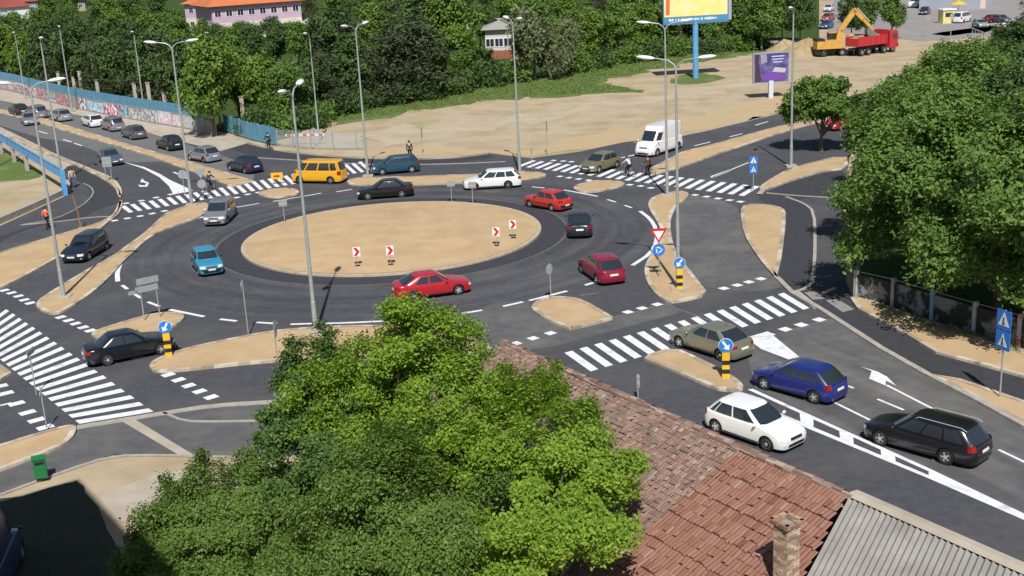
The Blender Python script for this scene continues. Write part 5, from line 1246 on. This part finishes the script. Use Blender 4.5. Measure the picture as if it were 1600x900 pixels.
house_b((8, 30), (62, 27), 12, 5.2, 'house with a dark red roof at the top left corner', mat('house_greyblue', (.28, .30, .36), .9), ROOFR, 3, 1, 4.5)
b_ = house_b((-14, 30), (14, 32), 7, 4.0, 'small white gabled house beside the dark red roof', WHITE, ROOFR, 1, 1, 3)
house_b((108, 18), (134, 17), 10, 3.5, 'low beige house glimpsed among the trees at upper left', mat('house_beige', (.38, .33, .28), .9), DARK, 2, 1, 2)
house_b((438, 58), (470, 62), 6, 1.2, 'low shed with a faded red roof by the pink house', CREAM, mat('roof_faded', (.35, .14, .11), .9), 1, 1, 1.6)
house_b((684, 52), (708, 52), 8, 3.2, 'small house with a red roof behind the dark conifers', CREAM, mat('roof_pinkred', (.42, .12, .10), .9), 1, 1, 1.2)
h5 = house_b((760, 92), (802, 90), 8, 4.6, 'white porch house with a brick foot wall behind the bright bushes', mat('house_white', (.55, .53, .50), .9), mat('roof_grey', (.3, .29, .27), .9), 3, 1, 1.5)
b = MB(); b.box((2.0, -.8, .65), (5.4, .25, 1.3)); b.build('brick_foot_wall', mat('brick_wall', (.34, .12, .07), .9, (.28, .09, .05), 3), h5)
p = G(693, 42); r = empty('concrete_mast', tuple(p), 0, 'pale concrete mast rising behind the dark conifers', 'mast'); b = MB(); b.tube([(0, 0, 0), (0, 0, 14)], [.55, .4], 10); b.build('shaft', CONC, r); b = MB(); b.box((0, 0, .2), (1.6, 1.6, .4)); b.build('footing', CONC2, r)
# long grey wall of the car park, with a rounded end post
a_, c = G(1436, 14), G(1528, 14); d = c-a_; an = math.atan2(d.y, d.x); r = empty('car_park_wall', tuple(a_), an, 'long grey-blue hall wall at the far side of the car park', 'wall')
b = MB(); b.box((d.length/2, 4, 2.2), (d.length, 8, 4.4)); b.build('wall', mat('hall_grey', (.33, .36, .42), .8, (.40, .42, .46), .3), r)
b = MB(); b.box((d.length/2, 3.9, 4.5), (d.length+.6, 8.4, .25)); b.build('roof_edge', mat('hall_pink', (.5, .3, .28), .8), r)
p = G(1535, 13); r = empty('round_totem', tuple(p), 0, 'pale pink round-topped totem at the right end of the hall wall', 'totem'); b = MB(); b.box((0, 0, 1.0), (1.1, .3, 2.0)); b.build('stem', mat('totem_pink', (.6, .45, .42), .6), r); disc(r, 2.3, .75, WHITE, .0, name='round_top')
# kiosk, red-white trolley shelter, small cluster
p = G(1478, 36); r = empty('kiosk', tuple(p), R_(10), 'small yellow kiosk in the far car park', 'kiosk')
b = MB(); b.prism([(-1.1, -.9), (1.1, -.9), (1.1, .9), (-1.1, .9)], 0, 2.3); b.build('body', mat('kiosk_yellow', (.62, .55, .16), .6, (.7, .65, .35), 1), r); b = MB(); b.box((0, 0, 2.42), (2.6, 2.2, .2)); b.build('roof', WHITE, r); b = MB(); b.box((0, -.92, 1.5), (1.4, .04, .7)); b.build('window', WIN, r)
p = G(1497, 24); r = empty('sun_parasol', tuple(p), 0, 'yellow and orange parasol beside the yellow kiosk', 'parasol'); post(r, 2.6, .04); b = MB(); b.lathe([(1.6, 2.1), (1.5, 2.15), (.06, 2.75)], 10); b.build('canopy', YEL, r)
p = G(1565, 50); r = empty('trolley_shelter', tuple(p), R_(8), 'low red and white block in front of the maroon saloon', 'shelter'); b = MB(); b.box((0, 0, .45), (2.0, 1.0, .9)); b.build('lower_block', RED, r); b = MB(); b.box((0, 0, 1.15), (2.1, 1.1, .5)); b.build('upper_block', WHITE, r)
r = empty('pale_railing', (0, 0, 0), 0, 'pale blue-grey railing between the right-hand trees and the car park', 'railing'); A_, B_ = G(1518, 72), G(1540, 82)
for f in np.linspace(0, 1, 6): q = A_.lerp(B_, f); b = MB(); b.tube([(q.x, q.y, 0), (q.x, q.y, 2.6)], .07, 6); b.build('baluster', mat_p if False else GALV, r)
b = MB(); b.tube([A_+Vector((0, 0, 2.6)), B_+Vector((0, 0, 2.6))], .08, 6); b.build('rail', GALV, r)
for (u, v, hh, lb) in ((1448, 58, 3.2, 'thin pale post at the edge of the far car park'), (1485, 62, 4.0, 'thin grey post right of the car park grass strip'), (1597, 36, 3.6, 'thin grey post at the right edge of the car park')):
    p = G(u, v); r = empty('sign_post', tuple(p), 0, lb, 'post'); post(r, hh, .06); b = MB(); b.box((0, -.05, hh-.3), (.5, .05, .5)); b.build('sign_plate', GREYB, r)

# ------------------------------------------------------------------ dirt heap, excavator, tipper
def heap(u, v, dims, label, seed):
    p = G(u, v); r_ = random.Random(seed); b = MB(); n_ = 26; m_ = 8; vs = []
    for i in range(m_+1):
        rr = i/m_
        for k in range(n_):
            q = 2*math.pi*k/n_; z = dims[2]*max(0, (1-rr**1.6))*(1+.25*math.sin(3*q+seed)+r_.gauss(0, .06)); vs.append((math.cos(q)*rr*dims[0]/2, math.sin(q)*rr*dims[1]/2, z-.05*(i == m_)))
    fs = [(i*n_+k, (i+1)*n_+k, (i+1)*n_+(k+1) % n_, i*n_+(k+1) % n_) for i in range(m_) for k in range(n_)]
    b.add(vs, fs); o_ = b.build('dirt_heap', mat('heap_dirt', (.40, .31, .18), .95, (.30, .22, .12), .8, bump=.8, bscale=3), None, smooth=True); o_.location = p; tag(o_, label, 'dirt heap'); return o_
heap(1262, 84, (9, 7, 1.8), 'big heap of brown earth left of the excavator', 1); heap(1225, 78, (6, 5, 1.3), 'low heap of earth left of the big heap', 2); heap(1322, 66, (6, 5, 1.3), 'pale heap of earth behind the excavator', 3)
MACH = mat('machine_orange', (.62, .36, .07), .55, (.5, .28, .06), 1.5)
p = G(1297, 87); q = G(1350, 84); an = math.atan2((q-p).y, (q-p).x)
ex_ = empty('excavator', tuple(p), an, 'yellow-orange wheeled excavator with its arm raised over the tipper', 'excavator')
b = MB(); b.box((0, 0, .75), (4.0, 1.3, .45)); b.box((-1.9, 0, .55), (.5, 2.4, .5)); b.box((2.1, 0, .5), (.4, 2.5, .6)); b.build('undercarriage', DARK, ex_)
ty, ri = wheel_meshes(.5)
for x in (-1.3, 1.4):
    for y in (-1.1, 1.1): w_ = bpy.data.objects.new('wheel', ty); COL.objects.link(w_); w_.parent = ex_; w_.location = (x, y, .5); w_.scale = (1, 2, 1); w_.rotation_euler.z = 0 if y > 0 else math.pi; rm = bpy.data.objects.new('rim', ri); COL.objects.link(rm); rm.parent = w_
b = MB(); b.prism([(-2.3, -1.25), (1.4, -1.25), (1.4, 1.25), (-2.0, 1.25), (-2.4, .6)], 1.1, 2.2); b.build('upper_body', MACH, ex_)
b = MB(); b.box((.6, .75, 2.55), (1.5, .95, 1.5)); cb_ = b.build('cab', MACH, ex_); b = MB(); b.box((.62, .75, 2.72), (1.54, .99, .9)); b.build('cab_window', GLASS, cb_)
b = MB(); b.box((-1.7, 0, 2.35), (1.2, 2.2, .35)); b.build('engine_cover', DARK, ex_)
def beam(pts, wd, name, m, parent):
    b = MB(); V_ = [Vector(p_) for p_ in pts]
    for i in range(len(V_)-1):
        d = V_[i+1]-V_[i]; an_ = -math.atan2(d.z, d.x); mid = (V_[i]+V_[i+1])/2; b.box(tuple(mid), (d.length+.15, .45, wd[i]), M=Matrix.Rotation(an_, 3, 'Y'))
    return b.build(name, m, parent)
beam([(1.0, -.35, 1.9), (1.3, -.35, 3.6), (3.3, -.35, 6.3)], [.75, .7], 'boom', MACH, ex_)
beam([(3.2, -.35, 6.4), (4.6, -.35, 5.0), (6.0, -.35, 3.5)], [.6, .42], 'stick', MACH, ex_)
b = MB(); b.tube([(3.7, -.35, 6.6), (5.6, -.35, 4.6)], .09, 6); b.tube([(1.6, -.35, 3.2), (2.6, -.35, 4.9)], .1, 6); b.build('hydraulic_ram', RIM, ex_)
b = MB(); rows = [[(6.0+.75*math.cos(t)*1.0-.2, y, 3.3+.75*math.sin(t)-.1) for t in np.linspace(math.pi*.7, math.pi*1.9, 9)] for y in (-.95, .25)]
b.grid(rows); b.grid([[(x, y+.0, z) for x, y, z in rows[0]], [(5.9, -.95, 3.3)]*9]); b.grid([[(5.9, .25, 3.3)]*9, rows[1]]); b.build('bucket', mat('bucket_steel', (.16, .17, .15), .6), ex_)
# tipper
rr_, fr_ = G(1330, 88), G(1390, 80); an = math.atan2((fr_-rr_).y, (fr_-rr_).x)
p = (rr_+fr_)/2
tk = empty('tipper_truck', tuple(p), an, 'red four-axle tipper truck being loaded with earth', 'truck')
TR = mat('truck_red', (.50, .03, .04), .5, (.40, .025, .03), 1.5)
b = MB(); b.box((0, 0, .95), (8.2, 1.0, .35)); b.build('chassis', DARK, tk)
b = MB()
for y in (-1.2, 1.2): b.box((-.95, y, 2.05), (5.9, .1, 1.3))
b.box((-3.9, 0, 1.95), (.1, 2.4, 1.1)); b.box((2.0, 0, 2.3), (.12, 2.5, 1.9)); b.box((-.95, 0, 1.42), (5.9, 2.3, .12)); b.box((2.4, 0, 3.25), (.9, 2.4, .1)); bed = b.build('tipper_bed', TR, tk)
for k in range(6):
    for y in (-1.28, 1.28): q = MB(); q.box((-3.5+k*1.05, y, 2.05), (.14, .08, 1.25)); q.build('rib', TR, bed)
b = MB(); vs = [(x, y, 2.3+.35*math.sin(x*1.7)*math.cos(y*2)+.2) for x in np.linspace(-3.8, 1.9, 10) for y in np.linspace(-1.12, 1.12, 6)]
b.add(vs, [(i*6+k, (i+1)*6+k, (i+1)*6+k+1, i*6+k+1) for i in range(9) for k in range(5)]); b.build('earth_load', mat('load_earth', (.25, .16, .10), .95, (.33, .22, .13), 2), tk, smooth=True)
b = MB(); b.prism([(2.55, -1.22), (4.25, -1.22), (4.4, -.9), (4.4, .9), (4.25, 1.22), (2.55, 1.22)], .7, 3.0); cab = b.build('cab', TR, tk)
b = MB(); b.box((4.36, 0, 2.35), (.12, 2.1, .85)); b.build('windscreen', GLASS, cab)
for y in (-1.225, 1.225): b = MB(); b.box((3.6, y, 2.35), (.9, .03, .7)); b.build('side_window', GLASS, cab)
b = MB(); b.box((4.42, 0, 1.0), (.12, 2.3, .5)); b.build('bumper', DARK, cab)
ty, ri = wheel_meshes(.52)
for x in (-3.0, -1.65, 1.55, 3.3):
    for y in (-1.05, 1.05): w_ = bpy.data.objects.new('wheel', ty); COL.objects.link(w_); w_.parent = tk; w_.location = (x, y, .52); w_.scale = (1, 1.8, 1); w_.rotation_euler.z = 0 if y > 0 else math.pi; rm = bpy.data.objects.new('rim', ri); COL.objects.link(rm); rm.parent = w_

# ------------------------------------------------------------------ people
def skin_obj(name, pts, edges, radii, m, parent, root=0, sub=1):
    me = bpy.data.meshes.new(name); me.from_pydata(pts, edges, []); me.materials.append(m); o_ = bpy.data.objects.new(name, me); COL.objects.link(o_); o_.parent = parent
    bm = bmesh.new(); bm.from_mesh(me); ly = bm.verts.layers.skin.verify(); bm.verts.ensure_lookup_table()
    for v, r_ in zip(bm.verts, radii):
        v[ly].radius = r_ if isinstance(r_, tuple) else (r_, r_); v[ly].use_root = (v.index == root)
    bm.to_mesh(me); bm.free()
    o_.modifiers.new('skin', 'SKIN').use_smooth_shade = True; s_ = o_.modifiers.new('sub', 'SUBSURF'); s_.levels = sub; s_.render_levels = sub
    return o_
def person(loc, rz, label, pose, shirt, trousers, hair=HAIR, long_sleeve=True):
    r = empty('person', loc, rz, label, 'person')
    J = dict(pel=(0, 0, .95), wai=(0, 0, 1.12), che=(0, 0, 1.36), nec=(0, 0, 1.50), hea=(.02, 0, 1.60), top=(.01, 0, 1.70))
    for s_, sg in (('l', 1), ('r', -1)):
        J.update({'hip'+s_: (0, .10*sg, .90), 'kne'+s_: (.02, .11*sg, .50), 'ank'+s_: (0, .11*sg, .09), 'toe'+s_: (.16, .12*sg, .04), 'sho'+s_: (0, .19*sg, 1.42), 'elb'+s_: (-.02, .25*sg, 1.14), 'wri'+s_: (.06, .25*sg, .90)})
    J.update(pose)
    names = list(J); ix = {n_: i for i, n_ in enumerate(names)}; pts = [J[n_] for n_ in names]
    E_ = [('pel', 'wai'), ('wai', 'che'), ('che', 'nec'), ('nec', 'hea'), ('hea', 'top')]
    rad = dict(pel=(.13, .10), wai=(.12, .095), che=(.15, .10), nec=.055, hea=.095, top=.075, hip=.085, kne=.055, ank=.038, toe=.035, sho=.055, elb=.04, wri=.028)
    for s_ in 'lr': E_ += [('pel', 'hip'+s_), ('hip'+s_, 'kne'+s_), ('kne'+s_, 'ank'+s_), ('ank'+s_, 'toe'+s_), ('che', 'sho'+s_), ('sho'+s_, 'elb'+s_), ('elb'+s_, 'wri'+s_)]
    R2 = [rad[n_ if n_ in rad else n_[:3]] for n_ in names]; e2 = [(ix[a_], ix[c]) for a_, c in E_]
    for s_, sg in (('l', 1), ('r', -1)):           # palm, four fingers, thumb
        W_ = Vector(J['wri'+s_]); d = (W_-Vector(J['elb'+s_])).normalized(); side = d.cross(Vector((0, 0, 1))); side = side.normalized() if side.length > .1 else Vector((1, 0, 0))
        pi_ = len(pts); pts.append(tuple(W_+d*.07)); R2.append((.036, .016)); e2.append((ix['wri'+s_], pi_))
        for k in range(4):
            o2 = side*(k-1.5)*.021; L = (.055, .07, .065, .05)[k]; a_ = len(pts)
            pts += [tuple(W_+d*.095+o2), tuple(W_+d*(.10+L*.55)+o2+Vector((0, 0, -.01))), tuple(W_+d*(.10+L)+o2+Vector((0, 0, -.028)))]; R2 += [.010, .009, .007]; e2 += [(pi_, a_), (a_, a_+1), (a_+1, a_+2)]
        a_ = len(pts); pts += [tuple(W_+d*.05-side*.045), tuple(W_+d*.09-side*.062)]; R2 += [.011, .009]; e2 += [(pi_, a_), (a_, a_+1)]
    skin_obj('body', pts, e2, R2, SKINM, r, ix['pel'])
    def cloth(nm, keys, edges, extra, m):
        kk = {n_: i for i, n_ in enumerate(keys)}; P2 = [J[n_] for n_ in keys]; rr = []
        for n_ in keys:
            q = rad[n_ if n_ in rad else n_[:3]]; rr.append(tuple(x+extra for x in q) if isinstance(q, tuple) else q+extra)
        return skin_obj(nm, P2, [(kk[a_], kk[c]) for a_, c in edges], rr, m, r)
    sk = ['che', 'wai', 'pel', 'shol', 'elbl', 'shor', 'elbr']+(['wril', 'wrir'] if long_sleeve else [])
    se = [('pel', 'wai'), ('wai', 'che'), ('che', 'shol'), ('shol', 'elbl'), ('che', 'shor'), ('shor', 'elbr')]+([('elbl', 'wril'), ('elbr', 'wrir')] if long_sleeve else [])
    cloth('shirt', sk, se, .018, shirt)
    cloth('trousers', ['pel', 'hipl', 'knel', 'ankl', 'hipr', 'kner', 'ankr'], [('pel', 'hipl'), ('hipl', 'knel'), ('knel', 'ankl'), ('pel', 'hipr'), ('hipr', 'kner'), ('kner', 'ankr')], .02, trousers)
    hv = Vector(J['hea']); b = MB(); b.ell(tuple(hv+Vector((-.03, 0, .06))), (.24, .22, .20), 12, 8); b.build('hair', hair, r, smooth=True)
    b = MB()
    for sg in (1, -1): b.ell(tuple(hv+Vector((.088, .034*sg, .015))), (.022, .026, .018), 8, 5)
    b.build('eyes', DARK, r)
    b = MB(); b.ell(tuple(hv+Vector((.105, 0, -.012))), (.035, .026, .045), 8, 5); b.ell(tuple(hv+Vector((.09, 0, -.05))), (.02, .05, .012), 8, 5)
    for sg in (1, -1): b.ell(tuple(hv+Vector((0, .098*sg, 0))), (.04, .02, .06), 8, 5)
    b.build('nose_mouth_ears', SKINM, r)
    for s_ in 'lr':
        a_, c = Vector(J['ank'+s_]), Vector(J['toe'+s_]); mid = (a_+c)/2; an_ = math.atan2((c-a_).y, (c-a_).x); b = MB(); b.ell((mid.x, mid.y, mid.z-.005), (.28, .10, .11), 10, 6, rz=an_); b.build('shoe', DARK, r, smooth=True)
    return r
def fab(n_, c): return mat('cloth_'+n_, c, .9)
WALK = dict(knel=(.16, .11, .52), ankl=(.22, .11, .12), toel=(.36, .12, .08), kner=(-.02, -.11, .52), ankr=(-.24, -.11, .14), toer=(-.12, -.12, .05), elbl=(-.12, .25, 1.16), wril=(-.08, .25, .92), elbr=(.08, -.25, 1.16), wrir=(.20, -.25, .95))
RIDE = dict(pel=(-.18, 0, .98), wai=(-.12, 0, 1.14), che=(.04, 0, 1.36), nec=(.12, 0, 1.47), hea=(.18, 0, 1.56), top=(.18, 0, 1.66), hipl=(-.15, .10, .95), hipr=(-.15, -.10, .95), knel=(.24, .11, .72), ankl=(.10, .11, .36), toel=(.25, .11, .32), kner=(.18, -.11, .55), ankr=(.02, -.11, .18), toer=(.17, -.11, .14),
            shol=(.05, .18, 1.40), shor=(.05, -.18, 1.40), elbl=(.26, .23, 1.20), elbr=(.26, -.23, 1.20), wril=(.45, .24, 1.08), wrir=(.45, -.24, 1.08))
def bicycle(loc, rz, label, col):
    r = empty('bicycle', loc, rz, label, 'bicycle', 'bicycles')
    for x in (-.52, .52):
        b = MB(); pts = [(x+.32*math.cos(t), 0, .34+.32*math.sin(t)) for t in np.linspace(0, 2*math.pi, 25)]; b.tube(pts, .02, 6, cap=False)
        wl = b.build('wheel', BLACK, r, smooth=True); b = MB()
        for k in range(10): t = k*math.pi/5; b.tube([(x, 0, .34), (x+.30*math.cos(t), 0, .34+.30*math.sin(t))], .004, 4)
        b.build('spokes', RIM, wl)
    b = MB()
    for a_, c in (((-.52, 0, .34), (-.08, 0, .32)), ((-.08, 0, .32), (-.2, 0, .85)), ((-.2, 0, .80), (.36, 0, .82)), ((-.08, 0, .32), (.38, 0, .74)), ((-.52, 0, .34), (-.19, 0, .78)), ((.52, 0, .34), (.36, 0, .90))): b.tube([a_, c], .018, 6)
    b.build('frame', col, r, smooth=True)
    b = MB(); b.tube([(.36, 0, .88), (.38, 0, 1.02)], .016, 6); b.tube([(.47, -.28, 1.05), (.40, -.12, 1.04), (.38, 0, 1.02), (.40, .12, 1.04), (.47, .28, 1.05)], .014, 6); b.build('handlebar', RIM, r)
    b = MB(); b.ell((-.22, 0, .90), (.26, .14, .07)); b.build('saddle', DARK, r)
    b = MB(); b.tube([(-.08, -.1, .32), (-.08, .1, .32)], .02, 6); b.box((.0, .11, .24), (.1, .07, .02)); b.box((-.15, -.11, .40), (.1, .07, .02)); b.build('pedals', DARK, r)
    return r
BK = fab('black', (.015, .015, .02)); NV = fab('navy', (.02, .03, .07)); WH = fab('white', (.62, .62, .62)); BG = fab('beige', (.55, .45, .32)); OR = fab('orange', (.85, .16, .03)); JN = fab('denim', (.06, .09, .17)); BRN = fab('brown', (.14, .05, .04))
def rider(u, v, tu, tv, lb, lb2, sh, tr, col):
    p, q = G(u, v), G(tu, tv); an_ = math.atan2((q-p).y, (q-p).x); l_ = (p.x, p.y, .016)
    bicycle(l_, an_, lb2, col); person(l_, an_, lb, RIDE, sh, tr)
rider(982, 276, 940, 270, 'cyclist in a white top riding over the upper zebra crossing', 'bicycle under the cyclist in the white top', WH, BK, mat('bike_silver', (.3, .3, .32), .4))
rider(1014, 276, 975, 268, 'cyclist in a dark brown top below the white van', 'bicycle under the cyclist in the dark brown top', BRN, BK, mat('bike_dark', (.04, .04, .05), .4))
rider(421, 234, 395, 228, 'dark-clothed cyclist on the path beside the blue sheet fence', 'bicycle under the cyclist beside the blue sheet fence', BK, BK, mat('bike_black', (.03, .03, .04), .4))
rider(329, 299, 348, 292, 'black-haired cyclist in dark clothes starting over the left zebra', 'bicycle under the cyclist on the left zebra', NV, BK, mat('bike_grey', (.2, .2, .22), .4))
p = G(75, 358); person((p.x, p.y, .016), R_(60), 'worker in an orange vest walking on the left path', WALK, OR, BK)
vest = None
p = G(115, 293); person((p.x, p.y, .016), R_(-70), 'person in a beige top and blue trousers on the bend of the path', dict(WALK), BG, JN)
p = G(641, 249); person((p.x, p.y, .016), R_(90), 'person in black standing behind the teal car', {}, BK, BK)
p = G(992, 272); 
# grass tufts and leaf litter over verges: nobody could count them
def tufts(name, pts, n_, size, m, label, seed, cat):
    P_ = px(pts); xs = [q.x for q in P_]; ys = [q.y for q in P_]; r = np.random.default_rng(seed); X = r.uniform(min(xs), max(xs), n_*3); Y = r.uniform(min(ys), max(ys), n_*3); ins = np.zeros(len(X), bool); j = len(P_)-1
    for i in range(len(P_)):
        xi, yi, xj, yj = P_[i].x, P_[i].y, P_[j].x, P_[j].y; c = ((yi > Y) != (yj > Y)) & (X < (xj-xi)*(Y-yi)/((yj-yi) or 1e-9)+xi); ins ^= c; j = i
    X, Y = X[ins][:n_], Y[ins][:n_]; cen = np.stack([X, Y, np.full(len(X), size*.3)], 1)
    me = leaf_mesh(name, cen, 5, size*.45, size, m, seed, up=-.2, asp=.35); o_ = bpy.data.objects.new(name, me); COL.objects.link(o_); tag(o_, label, cat, kind='stuff'); return o_
tufts('grass', [(430, 214), (500, 190), (560, 170), (640, 150), (690, 138), (800, 122), (910, 112), (1020, 92), (1150, 80), (1130, 92), (1040, 104), (930, 128), (1000, 142), (800, 153), (660, 172), (500, 194)], 9000, .22, LEAF['G'], 'rough green grass on the verge below the trees', 5, 'grass')
tufts('weeds', [(1340, 470), (1400, 490), (1600, 548), (1600, 556), (1400, 500)], 500, .22, LEAF['G'], 'weeds growing along the foot of the concrete fence', 6, 'weeds')
